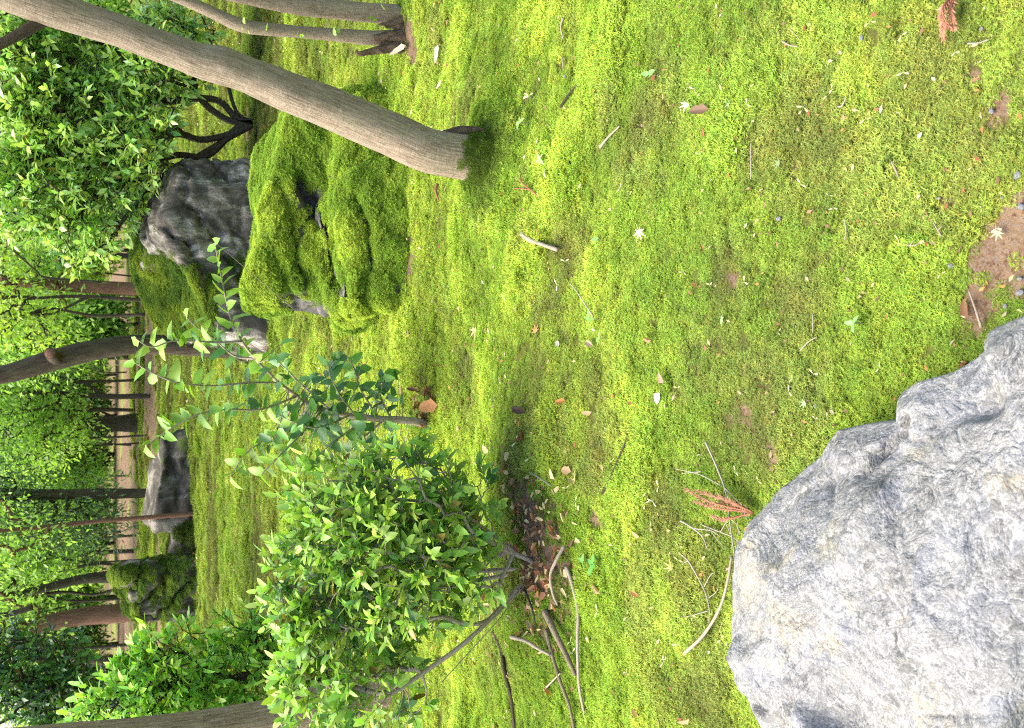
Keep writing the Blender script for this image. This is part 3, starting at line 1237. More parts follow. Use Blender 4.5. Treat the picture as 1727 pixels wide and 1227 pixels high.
def shrub(name, base, lobes, stems, n, leaf, label, cat, bark_mat, group=None, per=7, shoot=.10, proto=None, pal=(OLD, MID, YOUNG),
          young=.35, indiv=0, seed=1, r_tip=.0014, up=.5, fine=False, upb=.25, inner=.45, squash=1.0, crown_name='foliage', jit=.35, minz=None, rmax=None, gloss=False):
    q = np.random.default_rng(seed)
    root = thing(name, base, label, cat, group)
    P, d, fr = sample_shoots(lobes, n, q, inner, squash, upb)
    if minz is not None:
        k = P[:, 2] > minz
        P, d, fr = P[k], d[k], fr[k]
    else:
        k = P[:, 2] > H(P[:, 0], P[:, 1]) + .03
        P, d, fr = P[k], d[k], fr[k]
    n = len(P)
    sdir = nrm(d * .6 + np.array([0, 0, up]) + q.normal(0, .45, (n, 3)))
    a, b, r0, r1 = network(stems, P, q, r_tip, rmax=rmax)
    tip = P + sdir * shoot * q.uniform(.6, 1.2, (n, 1))
    a = np.concatenate([a, P])
    b = np.concatenate([b, tip])
    r0 = np.concatenate([r0, np.full(n, r_tip)])
    r1 = np.concatenate([r1, np.full(n, r_tip * .5)])
    v, f, at = sticks(a, b, r0, r1, 5)
    part('branches', v, f, bark_mat, root, True, at)
    t = (np.arange(per) + .6) / per
    t = t[None] * q.uniform(.85, 1.1, (n, 1))
    LP = P[:, None] + (tip - P)[:, None] * t[..., None]
    ref = nrm(np.cross(sdir, q.normal(0, 1, (n, 3))))
    ref2 = np.cross(sdir, ref)
    ang = np.arange(per)[None] * 2.4 + q.uniform(0, 6.28, (n, 1))
    side = np.cos(ang)[..., None] * ref[:, None] + np.sin(ang)[..., None] * ref2[:, None]
    op = q.uniform(.5, 1.15, (n, per, 1)) * (1.15 - .55 * t[..., None])
    D = nrm(sdir[:, None] * np.cos(op) + side * np.sin(op) + np.array([0, 0, -.12]))
    LP, D = LP.reshape(-1, 3), D.reshape(-1, 3)
    N = len(LP)
    X, D, Nn = frames(D, np.array([[0, -.12, 1.0]]), q, jit)
    L = leaf * q.uniform(.6, 1.15, N)
    yp = np.clip(young * (fr - .35) * 2.2, 0, 1)
    isy = (q.uniform(0, 1, n) < yp)
    sh = q.uniform(0, 1, (n, 1))
    c = pal[0] * (1 - sh) + pal[1] * sh
    c = np.where(isy[:, None], pal[1] * (1 - sh) * .5 + pal[2] * (.5 + .5 * sh), c)
    c = np.repeat(c, per, 0) * q.uniform(.62, 1.3, (N, 1)) * np.stack([q.uniform(.8, 1.25, N), np.ones(N), q.uniform(.8, 1.4, N)], 1)
    sick = q.uniform(0, 1, N) < .025
    c[sick] = np.array([.30, .22, .05]) * q.uniform(.5, 1.2, (sick.sum(), 1))
    proto = proto or (LEAF_FINE if fine else LEAF_SMALL)
    keep = np.ones(N, bool)
    if indiv:
        rel = (LP - CAM)
        dep = rel @ FWD
        px = WPX / 2 - (rel @ UPC) / dep * FPX
        py = HPX / 2 - (rel @ RGT) / dep * FPX
        vis = (px > -20) & (px < WPX + 20) & (py > -20) & (py < HPX + 20)
        sc_ = L / dep * FPX - dep * 26 + (~vis) * -1e4 + q.uniform(0, 6, N)
        pick = np.argsort(-sc_)[:indiv]
        keep[pick] = False
        mes = []
        for k in range(3):
            me = mkmesh('leaf', leaf_proto(.36 + .05 * k, .06 + .08 * k, .14)[0] if fine and proto is LEAF_FINE else proto[0], proto[1], True)
            me.materials.append(M['leaf_object'])
            mes.append(me)
        W = WLOC[root.name]
        for j in pick:
            o = bpy.data.objects.new('leaf', mes[j % 3])
            COL.objects.link(o)
            o.parent = root
            mm = Matrix(((X[j, 0], D[j, 0], Nn[j, 0]), (X[j, 1], D[j, 1], Nn[j, 1]), (X[j, 2], D[j, 2], Nn[j, 2])))
            o.location = LP[j] - W
            o.rotation_euler = mm.to_euler()
            o.scale = (L[j],) * 3
            o.color = (*c[j], 1)
    v, f, at = leaves_mesh(LP[keep], X[keep], D[keep], Nn[keep], L[keep], c[keep], proto)
    fo = part(crown_name, v, f, M['leaf_shiny'] if gloss else M['leaf_gloss'] if fine else M['leaf_crown'], root, True, at)
    if indiv:
        fo['kind'] = 'stuff'
    return root


# ------------------------------------------------------------------ trees with trunks in view
def px_tube(pts, Y, sides=18, amp=.05, lob=.10, seed=1, n=None, bury=.08):
    """pts: (px, py, width px[, Y]) from the foot upwards"""
    P, W = [], []
    for k, p in enumerate(pts):
        y = p[3] if len(p) > 3 else Y
        c = A(p[0], p[1], y)
        P.append(c)
        W.append(p[2] / 2 * zc(c) / FPX)
    return tube(P, W, sides, n or len(pts) * 10, amp, lob, seed), P, W


def high_crown(root, top, spread, n, leaf, seed, hgt=(2.4, 4.2), pal=(OLD, MID, YOUNG), limbs=5, r0=.05):
    """limbs and a loose crown above the frame"""
    q = np.random.default_rng(seed)
    top = np.asarray(top)
    lob = []
    stems = []
    for k in range(limbs):
        a = 6.283 * k / limbs + q.uniform(-.4, .4)
        e = top + np.array([math.cos(a) * spread * q.uniform(.5, .9), math.sin(a) * spread * q.uniform(.5, .9), q.uniform(*hgt) - hgt[0] * .4])
        mid = top + (e - top) * .5 + np.array([0, 0, .25])
        stems.append([top, mid, e])
        lob.append((e, spread * q.uniform(.35, .5)))
    P, d, fr = sample_shoots(lob, n, q, .3)
    a, b, r0_, r1_ = network(stems, P, q, .004, .40, rmax=r0)
    v, f, at = sticks(a, b, r0_, r1_, 6)
    part('limbs', v, f, M['bark_brown'], root, True, at)
    per = 8
    LP = np.repeat(P, per, 0) + q.normal(0, .10, (n * per, 3))
    D = nrm(q.normal(0, 1, (n * per, 3)))
    X, D, Nn = frames(D, np.array([[0, 0, 1.]]), q, .5)
    c = np.repeat(pal[1] * (1 - (s := q.uniform(0, 1, (n, 1)))) + pal[2] * s, per, 0)
    v, f, at = leaves_mesh(LP, X, D, Nn, leaf * q.uniform(.7, 1.2, n * per), c, LEAF_SMALL)
    part('crown', v, f, M['leaf_crown'], root, True, at)


def front_tree():
    b = G(828, 268)
    root = thing('leaning_tree', b, 'smooth grey-brown tree leaning across the corner with a mossy foot', 'tree')
    pts = [(872, 266, 150), (852, 266, 124), (832, 266, 106), (808, 266, 95), (780, 264, 86), (720, 254, 82), (650, 224, 80), (600, 203, 80), (540, 178, 78), (480, 155, 76), (420, 130, 70), (375, 113, 77), (335, 103, 68), (300, 90, 66),
           (250, 72, 64), (200, 52, 66), (150, 36, 68), (90, 16, 74), (30, -5, 74), (-60, -38, 70), (-200, -90, 66), (-420, -160, 60)]
    pts = [(p[0], p[1], p[2] * .88) for p in pts]
    (v, f, at), P, W = px_tube(pts, b[1], 40, .06, .13, 3, 200)
    trunk = part('trunk', v, f, M['bark_grey'], root, True, at)
    # branch forking off near the frame edge
    (v2, f2, a2), _, _ = px_tube([(88, 24, 26), (60, 42, 21), (20, 64, 19), (-20, 84, 18), (-120, 130, 15)], b[1] + .02, 12, .05, .08, 5)
    part('branch', v2, f2, M['bark_brown'], root, True, a2)
    # broken rotten stub on the back of the foot
    (v3, f3, a3), _, _ = px_tube([(842, 236, 18), (815, 227, 22), (785, 224, 20), (755, 226, 15), (735, 229, 9)], b[1] - .02, 12, .25, .3, 6)
    part('broken_stub', v3, f3, M['bark_rot'], trunk, True, a3)
    # green moss collar round the foot
    q = np.random.default_rng(17)
    n = 3400
    tri = np.concatenate([f[:, [0, 1, 2]], f[:, [0, 2, 3]]])
    rel = v - CAM
    px = WPX / 2 - (rel @ UPC) / (rel @ FWD) * FPX
    w = sstep(774, 806, px + 40 * fbm(v * 18, 3, 9)) ** 2 + 1e-6
    P_, N_ = scatter_on(v, tri, w, n, q)
    N_ = np.where(((P_ - np.array(b)) * N_).sum(1, keepdims=True) < -1, -N_, N_)
    c = np.array([[.13, .19, .022]]) * q.uniform(.6, 1.5, (n, 1))
    moss_points('moss_collar', P_, N_, .55 * q.uniform(.6, 1.2, n), c, trunk, q)
    n = 900
    a = q.uniform(0, 6.283, n)
    rr = .10 + .16 * q.uniform(0, 1, n) ** 1.5
    X_, Y_ = b[0] + rr * np.cos(a), b[1] + rr * np.sin(a)
    k = np.clip((rr - .10) / .16, 0, 1)[:, None]
    c = (np.array([[.13, .19, .022]]) * (1 - k) + np.array([[.25, .38, .04]]) * k) * q.uniform(.6, 1.4, (n, 1))
    moss_points('moss_skirt', np.stack([X_, Y_, H(X_, Y_) + .02 * (1 - k[:, 0])], 1), np.stack([np.cos(a) * .4, np.sin(a) * .4, np.ones(n)], 1), 1.0 * q.uniform(.7, 1.3, n), c, trunk, q)
    high_crown(root, P[-1], 1.5, 260, .07, 41)


def twin_tree():
    b = G(678, 45)
    root = thing('twin_stemmed_tree', b, 'slim twin-stemmed tree on a rotten stump at the frame edge', 'tree')
    Y = b[1]
    (v, f, at), P, W = px_tube([(690, 62, 22), (660, 64, 26), (615, 63, 25), (560, 58, 22), (500, 53, 20), (440, 48, 20), (415, 44, 22), (390, 36, 21), (350, 17, 19), (300, -4, 18), (200, -40, 17), (0, -110, 16)], Y, 16, .06, .1, 12, 110)
    part('stem', v, f, M['bark_grey'], root, True, at)
    (v, f, at), P2, W2 = px_tube([(692, 30, 34), (665, 24, 34), (620, 21, 33), (560, 15, 32), (500, 9, 30), (440, -2, 28), (380, -14, 26), (250, -45, 24), (0, -90, 22)], Y + .03, 16, .06, .1, 13, 100)
    part('stem', v, f, M['bark_grey'], root, True, at)
    mb = MB()
    for pts in ([(704, 62, 26), (680, 64, 24), (655, 64, 17), (628, 64, 9)], [(702, 78, 12), (676, 79, 15), (650, 82, 13), (628, 84, 12), (606, 89, 8), (600, 84, 4)], [(700, 46, 16), (680, 47, 14), (662, 45, 8), (650, 46, 3)], [(700, 24, 16), (678, 34, 12), (655, 40, 8), (640, 41, 3)],
                [(700, 70, 12), (678, 72, 12), (660, 74, 8), (640, 73, 3)], [(704, 54, 14), (684, 55, 10), (668, 55, 6), (650, 54, 2)], [(694, 86, 7), (684, 84, 7), (676, 82, 5), (690, 70, 3)]):
        (v, f, at), _, _ = px_tube(pts, Y - .03, 18, .5, .4, int(pts[0][1]), 60)
        mb.add(v, f, bk=at['bk'])
    v, f, at = mb.get()
    part('rotten_stump', v, f, M['bark_rot'], root, True, at)
    q = np.random.default_rng(3)
    # small leaves sprouting on the slim stem
    LP, D = [], []
    for px, py in ((412, 40), (408, 46), (418, 50), (450, 52), (505, 60), (510, 56), (565, 60), (570, 56), (630, 30), (635, 34), (628, 26), (650, 16), (480, 62), (505, 52)):
        LP.append(A(px, py, Y - .04))
        D.append(q.normal(0, 1, 3) + np.array([0, -.6, .4]))
    LP, D = np.array(LP), nrm(np.array(D))
    X, D, Nn = frames(D, np.array([[0, -.5, 1.]]), q, .5)
    me = mkmesh('leaf', *LEAF_FINE)
    me.materials.append(M['leaf_object'])
    for j in range(len(LP)):
        o = bpy.data.objects.new('leaf', me)
        COL.objects.link(o)
        o.parent = root
        o.location = LP[j] - WLOC[root.name]
        o.rotation_euler = Matrix(((X[j, 0], D[j, 0], Nn[j, 0]), (X[j, 1], D[j, 1], Nn[j, 1]), (X[j, 2], D[j, 2], Nn[j, 2]))).to_euler()
        o.scale = (q.uniform(.025, .045),) * 3
        o.color = (*YOUNG, 1)
    high_crown(root, P2[-1], 1.3, 160, .07, 42)


def left_tree():
    b = A(640, 1150, 4.6)
    b = np.array([b[0], b[1], H(b[0], b[1])[0]])
    root = thing('grey_tree', b, 'grey-brown trunk at the frame edge rising behind the glossy shrub', 'tree')
    (v, f, at), P, W = px_tube([(700, 1125, 96), (640, 1152, 78), (580, 1176, 72), (520, 1198, 70), (450, 1216, 70), (380, 1228, 70), (300, 1238, 70), (200, 1248, 70), (100, 1254, 68), (0, 1262, 66), (-200, 1270, 62), (-420, 1268, 58)], 4.6, 32, .05, .10, 23, 160)
    part('trunk', v, f, M['bark_tan'], root, True, at)
    high_crown(root, P[-1], 1.5, 80, .07, 43)


def mid_tree():
    b = G(420, 585)
    root = thing('brown_tree', b, 'dark brown trunk with a sawn branch stump behind the sapling', 'tree')
    (v, f, at), P, W = px_tube([(416, 588, 50), (395, 586, 40), (350, 584, 36), (300, 582, 34), (240, 580, 33), (170, 588, 34), (95, 606, 36), (40, 622, 34), (0, 632, 32), (-100, 650, 32), (-260, 690, 28)], b[1], 20, .05, .09, 33, 120)
    trunk = part('trunk', v, f, M['bark_brown'], root, True, at)
    c0 = A(97, 606, b[1])
    c1 = c0 + np.array([.05, -.24, .05])
    v, f, at = tube([c0, (c0 + c1) / 2, c1], [.066, .050, .046], 18, 14, .06, .08, 34)
    stub = part('sawn_stub', v, f, M['bark_brown'], trunk, True, at)
    e = nrm(c1 - c0)
    v, f, at = tube([c1 - e * .004, c1 + e * .004], [.041, .040], 18, 4, .03, .03, 35)
    o = part('cut_face', v, f, M['bark_red'], trunk, True, at)
    o['label'] = 'reddish sawn face of the cut branch'
    high_crown(root, P[-1], 1.8, 90, .09, 44)


front_tree()
twin_tree()
left_tree()
mid_tree()

# ------------------------------------------------------------------ shrubs
def glossy_shrub():
    Y = 2.95
    b = G(900, 955)
    S = lambda *pts: [np.array(b) + np.array([0, 0, -.03])] + [A(p[0], p[1], Y + (p[2] if len(p) > 2 else 0)) for p in pts]
    stems = [S((870, 930, -.02), (800, 880, -.08), (740, 850, -.02), (650, 840)), S((860, 960), (780, 960, .05), (680, 930, .05), (580, 900)),
             S((880, 985, -.05), (825, 1045, -.1), (780, 1050, -.12), (740, 1040, -.12), (690, 1060, -.1)), S((880, 985, -.05), (800, 1070, -.12), (720, 1130, -.1), (660, 1170, -.1)),
             S((870, 1005, -.06), (845, 1040, -.12), (800, 1090, -.16), (745, 1150, -.2)), S((850, 970, .05), (740, 990, .1), (620, 1010, .1), (550, 1010, .1)), S((860, 930, -.1), (800, 905, -.16), (770, 930, -.2))]
    lob = lobes3([(610, 890, 110, .1), (690, 850, 95, .0), (560, 990, 100, .12), (670, 960, 110, -.05), (770, 880, 62, -.08), (590, 1090, 95, .05), (640, 1170, 85, 0), (545, 1160, 70, .1),
                  (735, 785, 42, .0), (805, 960, 48, -.12), (790, 830, 45, 0), (700, 1040, 60, .05), (560, 830, 55, .1), (510, 1030, 50, .1), (730, 945, 60, -.15)], Y)
    shrub('glossy_shrub', b, lob, stems, 900, .047, 'rounded evergreen shrub with glossy pointed leaves beside the pale boulder', 'shrub', M['twig'], None, 7, .075, None,
          (OLD * 2.1, MID * 1.7 * np.array([1.1, 1, 1]), YOUNG * 1.15 * np.array([1.05, 1, 1.1])), .85, 300, 101, .0016, .45, True, rmax=.008)


def lime_shrub():
    Y = 5.7
    b = A(560, 1140, Y)
    b = np.array([b[0], Y, H(b[0], Y)[0]])
    lob = lobes3([(300, 1130, 75), (400, 1095, 60), (240, 1190, 80), (180, 1215, 55), (440, 1150, 75), (350, 1190, 85), (455, 1080, 38), (330, 1240, 90), (480, 1200, 60), (260, 1130, 50)], Y)
    stems = [[b, A(480, 1140, Y), A(350, 1140, Y)], [b, A(480, 1180, Y), A(330, 1210, Y)], [b, A(470, 1110, Y - .1), A(420, 1090, Y - .1)]]
    shrub('lime_shrub', b, lob, stems, 760, .065, 'bushy bright green shrub behind the grey trunk at the frame edge', 'shrub', M['bark_dark'], None, 7, .10, None,
          (MID * 2.0, MID * 2.6, YOUNG * 1.45), 1.0, 300, 111, .0025, .5, True)


def gnarled_shrub():
    Y = 8.3
    b = G(425, 205)
    Y = b[1]
    lob = lobes3([(130, 210, 95), (85, 320, 80), (190, 130, 80), (290, 60, 50, -.2), (175, 330, 70), (70, 140, 90), (225, 230, 50, -.3), (140, 400, 50), (60, 230, 80), (250, 110, 55, -.3), (330, 40, 32, -.2), (110, 90, 70), (30, 60, 80), (220, 330, 40), (20, 330, 60), (265, 200, 40, -.35), (255, 270, 36, -.3), (300, 120, 36, -.3), (300, 160, 26, .2)], Y)
    S = lambda *pts: [np.array(b) + np.array([0, 0, -.05])] + [A(p[0], p[1], Y + (p[2] if len(p) > 2 else 0)) for p in pts]
    stems = [S((390, 225), (340, 235), (300, 225), (255, 240), (210, 250)), S((400, 200), (370, 170), (330, 165), (270, 170), (200, 150)), S((395, 205), (350, 180), (310, 130), (250, 90)), S((400, 215), (350, 262), (290, 262), (210, 300), (150, 340)),
             S((390, 230), (330, 265), (270, 300), (200, 380)), S((400, 190), (380, 130), (350, 60))]
    root = shrub('gnarled_shrub', b, lob, stems, 1800, .095, 'large broadleaf shrub with dark gnarled stems beyond the leaning trunk', 'shrub', M['bark_dark'], None, 8, .13, LEAF_SMALL,
                 (np.array([.14, .29, .085]), np.array([.30, .52, .12]), np.array([.50, .70, .17])), .85, 0, 121, .0032, .5, False, rmax=.03, gloss=True)


def sapling():
    Y = 4.0
    b = G(716, 714)
    Y = b[1]
    root = thing('sapling', b, 'young broadleaf sapling with pale new leaves on long sprays', 'sapling')
    q = np.random.default_rng(131)
    br = [  # photograph pixels with depth offsets, foot to tip
        [(722, 714, 0), (680, 708, 0), (610, 703, 0), (545, 690, 0), (490, 660, 0), (440, 615, 0), (408, 575, 0), (390, 540, -.02), (378, 490, -.05), (368, 440, -.05), (362, 408, -.05)],
        [(408, 575, 0), (370, 577, -.03), (330, 575, -.05), (290, 575, -.07), (255, 585, -.08), (228, 570, -.08)],
        [(430, 605, 0), (395, 600, .05), (360, 570, .05), (330, 550, .05), (310, 530, .05)],
        [(470, 645, 0), (420, 645, -.1), (360, 650, -.15), (300, 645, -.2), (260, 630, -.2), (228, 612, -.2)],
        [(500, 668, 0), (440, 690, -.1), (380, 690, -.15), (330, 700, -.2), (285, 725, -.2), (245, 752, -.2)],
        [(530, 685, 0), (480, 720, .1), (440, 745, .1), (410, 770, .1), (388, 805, .1)],
        [(545, 690, 0), (500, 740, -.1), (470, 770, -.15), (440, 800, -.15)],
        [(560, 693, 0), (510, 650, .1), (480, 620, .15), (460, 600, .15)],
        [(600, 702, 0), (570, 660, -.1), (555, 625, -.1), (560, 600, -.1)],
        [(640, 706, 0), (610, 660, .05), (600, 630, .05), (590, 605, .05)],
        [(620, 704, 0), (570, 740, -.1), (540, 765, -.1), (520, 790, -.1)],
        [(590, 700, 0), (540, 720, -.15), (505, 715, -.2), (470, 700, -.2)],
        [(660, 708, 0), (640, 660, 0), (650, 625, 0)],
        [(650, 706, 0), (610, 740, 0), (585, 770, 0), (590, 800, 0)],
    ]
    mb = MB()
    LP, D, LL, CC = [], [], [], []
    for bi, pts in enumerate(br):
        P = [A(p[0], p[1], Y + p[2]) for p in pts]
        r0 = .016 if bi == 0 else .005
        W = np.linspace(r0, .0018, len(P))
        if bi == 0:
            W = np.interp(np.linspace(0, 1, len(P)), [0, .3, .5, 1], [.019, .012, .006, .0018])
        v, f, at = tube(P, W, 7, len(P) * 6, .08, .1, bi)
        mb.add(v, f, bk=at['bk'])
        c, _ = crom(P, W, 60)
        T = nrm(np.gradient(c, axis=0))
        s = np.concatenate([[0], np.cumsum(np.linalg.norm(np.diff(c, axis=0), axis=1))])
        st = .023
        start = s[-1] * (.42 if bi == 0 else .18)
        sgn = 1
        for d_ in np.arange(start, s[-1] + .001, st):
            k = min(59, int(np.searchsorted(s, d_)))
            tip = d_ / s[-1]
            t = T[k]
            sd_ = nrm(np.cross(t, nrm(np.array([0, -.7, .7]) + q.normal(0, .5, 3)))) * sgn
            sgn = -sgn
            dv = nrm(t * .55 + sd_ * 1.0 + np.array([0, 0, -.25]) + q.normal(0, .3, 3))
            LP.append(c[k])
            D.append(dv)
            LL.append(q.uniform(.058, .088) * (1.0 if tip < .85 else .9))
            yk = tip > .45 and bi in (0, 1, 2, 3, 4, 5, 6) or q.uniform() < .25
            base = (YOUNG * .9 if yk else (OLD * 1.7 if q.uniform() < .5 else MID * 1.25))
            CC.append(base * q.uniform(.8, 1.25) * np.array([q.uniform(.85, 1.1), 1, 1]))
    # a skirt of older leaves low on the stem
    for _ in range(110):
        px, py = q.uniform(450, 690), q.normal(700, 52)
        LP.append(A(px, py, Y + q.normal(0, .12)))
        D.append(nrm(q.normal(0, 1, 3) + np.array([0, -.2, -.1])))
        LL.append(q.uniform(.045, .08))
        CC.append((OLD * 1.6 if q.uniform() < .5 else MID * 1.2) * q.uniform(.8, 1.4))
    v, f, at = mb.get()
    part('stem', v, f, M['twig'], root, True, at)
    LP, D = np.array(LP), np.array(D)
    X, D, Nn = frames(D, np.array([[0, -.45, 1.0]]), q, .45)
    mes = []
    for k in range(3):
        p_ = leaf_proto(.44 + .05 * k, .08 + .12 * k, .16)
        me = mkmesh('leaf', p_[0], p_[1], True)
        me.materials.append(M['leaf_object'])
        mes.append(me)
    # thin side twigs carrying the loose skirt leaves
    for j in range(len(LP)):
        o = bpy.data.objects.new('leaf', mes[j % 3])
        COL.objects.link(o)
        o.parent = root
        mm = Matrix(((X[j, 0], D[j, 0], Nn[j, 0]), (X[j, 1], D[j, 1], Nn[j, 1]), (X[j, 2], D[j, 2], Nn[j, 2])))
        o.location = LP[j] - WLOC[root.name]
        o.rotation_euler = mm.to_euler()
        o.scale = (LL[j],) * 3
        o.color = (*CC[j], 1)
    sk = LP[-110:]
    main = np.array([A(p[0], p[1], Y + p[2]) for p in br[0]])
    c, _ = crom(main, np.ones(len(main)), 60)
    near = c[np.argmin(((sk[:, None] - c[None]) ** 2).sum(-1), 1)]
    v, f, at = sticks(near, sk, np.full(110, .0024), np.full(110, .0012), 5)
    part('twigs', v, f, M['twig'], root, True, at)


def dark_bush():
    Y = 8.2
    b = A(330, 1190, Y)
    b = np.array([b[0], Y, H(b[0], Y)[0]])
    lob = lobes3([(60, 1130, 70), (120, 1175, 70), (40, 1205, 90), (30, 1090, 45), (150, 1225, 80), (100, 1110, 42), (-40, 1150, 80)], Y)
    stems = [[b, A(240, 1185, Y), A(100, 1150, Y)], [b, A(230, 1210, Y), A(60, 1200, Y)]]
    shrub('dark_bush', b, lob, stems, 620, .085, 'dark evergreen bush above the bright green shrub', 'bush', M['bark_dark'], None, 7, .13, LEAF_SMALL,
          (OLD * 1.4, OLD * 2.2, MID * 1.5), .4, 0, 141, .003, .4, False, gloss=True)


glossy_shrub()
lime_shrub()
gnarled_shrub()
sapling()
dark_bush()

# ------------------------------------------------------------------ distant trees
def far_tree(name, label, trunks, Y, lobes, n, leaf, pal, bark_key, seed, group='trees at the back of the garden', per=7, proto=None, young=.6, cat='tree', shoot=.25):
    """trunks: pixel polylines (px, py, width px) from the foot up"""
    foot = trunks[0][0]
    b = A(foot[0], foot[1], Y)
    b = np.array([b[0], Y, H(b[0], Y)[0]])
    q = np.random.default_rng(seed)
    root = thing(name, b, label, cat, group)
    ends = []
    for k, tr in enumerate(trunks):
        pts = [(p[0], p[1], p[2]) for p in tr]
        P, W = [], []
        for i, p in enumerate(pts):
            c = A(p[0], p[1], Y + .04 * k * (i > 0))
            P.append(c)
            W.append(p[2] / 2 * zc(c) / FPX)
        if k == 0 or True:
            P[0] = np.array([P[0][0], P[0][1], min(P[0][2], b[2] - .05) if k == 0 else P[0][2]])
        v, f, at = tube(P, W, 10, len(P) * 8, .06, .10, seed + k)
        part('trunk', v, f, M[bark_key], root, True, at)
        ends.append(P)
    if lobes:
        lob = lobes3(lobes, Y)
        n = int(n * .6)
        per = per * 2
        P, d, fr = sample_shoots(lob, n, q, .35, .8, .1)
        k = P[:, 2] > b[2] + .25
        P, d, fr = P[k], d[k], fr[k]
        a, b_, r0, r1 = network([e[len(e) // 2:] if len(e) > 3 else e for e in ends], P, q, .005, .38, rmax=.05, pen=.1)
        v, f, at = sticks(a, b_, r0, r1, 4)
        part('branches', v, f, M[bark_key], root, True, at)['kind'] = 'stuff'
        m_ = len(P)
        sd_ = nrm(d * .7 + q.normal(0, .5, (m_, 3)) + np.array([0, 0, .15]))
        LP = np.repeat(P, per, 0) + np.repeat(sd_, per, 0) * q.uniform(-.2, 1, (m_ * per, 1)) * shoot + q.normal(0, shoot * .42, (m_ * per, 3))
        D = nrm(np.repeat(sd_, per, 0) + q.normal(0, .7, (m_ * per, 3)) + np.array([0, 0, -.15]))
        X, D, Nn = frames(D, np.array([[0, -.1, 1.]]), q, .5)
        s = q.uniform(0, 1, (m_, 1))
        c = pal[0] * (1 - s) + pal[1] * s
        c = np.where(q.uniform(0, 1, (m_, 1)) < young * fr[:, None], pal[1] * .4 + pal[2] * .6, c)
        c = np.repeat(c, per, 0) * q.uniform(.75, 1.25, (m_ * per, 1))
        v, f, at = leaves_mesh(LP, X, D, Nn, leaf * 1.15 * q.uniform(.6, 1.2, m_ * per), c, proto or LEAF_SMALL)
        part('crown', v, f, M['leaf_crown'], root, True, at)
    return root


LIME_SUNLIT = (np.array([.22, .36, .04]), np.array([.38, .54, .06]), np.array([.55, .68, .11]))  # leaf colours lightened to carry sunlight on the far trees
GRN = (np.array([.16, .31, .06]), np.array([.33, .54, .10]), np.array([.52, .72, .16]))
DEEP_SHADED = (np.array([.045, .105, .03]), np.array([.11, .22, .05]), np.array([.24, .40, .07]))  # leaf colours darkened to carry the shade of the hollows
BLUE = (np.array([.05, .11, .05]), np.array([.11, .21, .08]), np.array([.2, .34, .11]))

far_tree('lime_tree', 'sunlit lime-green tree above the dark grey boulder', [[(214, 432, 9), (150, 428, 8), (60, 440, 6), (0, 430, 5), (-80, 420, 4)]], 22,
         [(40, 340, 75), (35, 430, 80), (50, 500, 65), (0, 380, 90), (90, 400, 40), (-60, 460, 120), (120, 470, 30)], 900, .10, LIME_SUNLIT, 'bark_dark', 201)
far_tree('reddish_tree', 'straight reddish trunk with dark foliage just above the grey boulder', [[(250, 486, 22), (180, 484, 22), (120, 482, 20), (60, 478, 18), (0, 470, 16), (-100, 460, 14)]], 15,
         [(120, 420, 50), (130, 520, 34), (95, 440, 42), (70, 560, 40), (-60, 470, 120)], 480, .09, GRN, 'bark_red', 202)
far_tree('slim_tree', 'wiry thin-stemmed tree with forked twigs between the boulder and brown trunk', [[(240, 512, 7), (150, 500, 6), (60, 502, 5), (-40, 500, 4)], [(150, 500, 5), (80, 530, 4), (30, 520, 3)], [(245, 530, 6), (160, 532, 5), (80, 520, 4), (20, 540, 3)], [(170, 475, 4), (80, 468, 4), (60, 455, 3), (20, 420, 3)]], 11,
         [(40, 560, 45), (20, 510, 45), (80, 570, 28), (-50, 520, 80)], 200, .06, LIME_SUNLIT, 'bark_brown', 203)
far_tree('green_tree', 'mid-green tree with drooping foliage just beyond the brown trunk', [[(232, 668, 9), (180, 668, 9), (110, 664, 8), (30, 660, 7), (-60, 660, 6)], [(180, 668, 6), (150, 650, 5), (110, 640, 4)], [(225, 692, 4), (120, 692, 4), (20, 690, 3)]], 18,
         [(60, 670, 62), (30, 720, 75), (110, 650, 40), (85, 730, 55), (0, 660, 80), (125, 700, 34), (-60, 700, 120)], 800, .085, GRN, 'bark_dark', 204)
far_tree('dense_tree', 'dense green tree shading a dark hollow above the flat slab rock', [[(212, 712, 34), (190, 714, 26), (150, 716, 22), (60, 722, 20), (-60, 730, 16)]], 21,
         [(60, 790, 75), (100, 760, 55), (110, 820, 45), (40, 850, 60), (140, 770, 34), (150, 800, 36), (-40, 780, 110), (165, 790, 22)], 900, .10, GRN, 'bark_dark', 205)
far_tree('cypress_tree', 'feathery grey-green conifer on two slim trunks beside the flat slab rock', [[(236, 834, 16), (180, 832, 18), (100, 832, 15), (30, 830, 13), (-80, 828, 11)], [(180, 836, 11), (100, 838, 9), (20, 842, 8), (-80, 850, 7)]], 14.5,
         [(140, 880, 40), (170, 850, 34), (110, 860, 40), (60, 880, 50), (170, 890, 28), (20, 850, 50), (-60, 850, 90), (185, 870, 18)], 700, .10, BLUE, 'bark_brown', 206, proto=LEAF_SMALLN, shoot=.3)
far_tree('pole_tree', 'thin reddish bare pole-like trunk in front of the flat slab rock', [[(320, 866, 8), (250, 872, 8), (150, 880, 7), (60, 890, 6), (-60, 900, 6)]], 12.0,
         [(30, 905, 45), (80, 915, 30), (-60, 900, 80)], 160, .07, GRN, 'bark_red', 207)
far_tree('bright_tree', 'bright spring-green tree behind the curving grey trunk', [[(215, 930, 8), (120, 932, 7), (40, 930, 6), (-60, 930, 5)]], 23,
         [(40, 950, 65), (90, 925, 40), (30, 1010, 60), (110, 960, 34), (0, 960, 80), (60, 1040, 34), (-70, 960, 130)], 800, .10, (GRN[1], LIME_SUNLIT[0], LIME_SUNLIT[1]), 'bark_dark', 208)
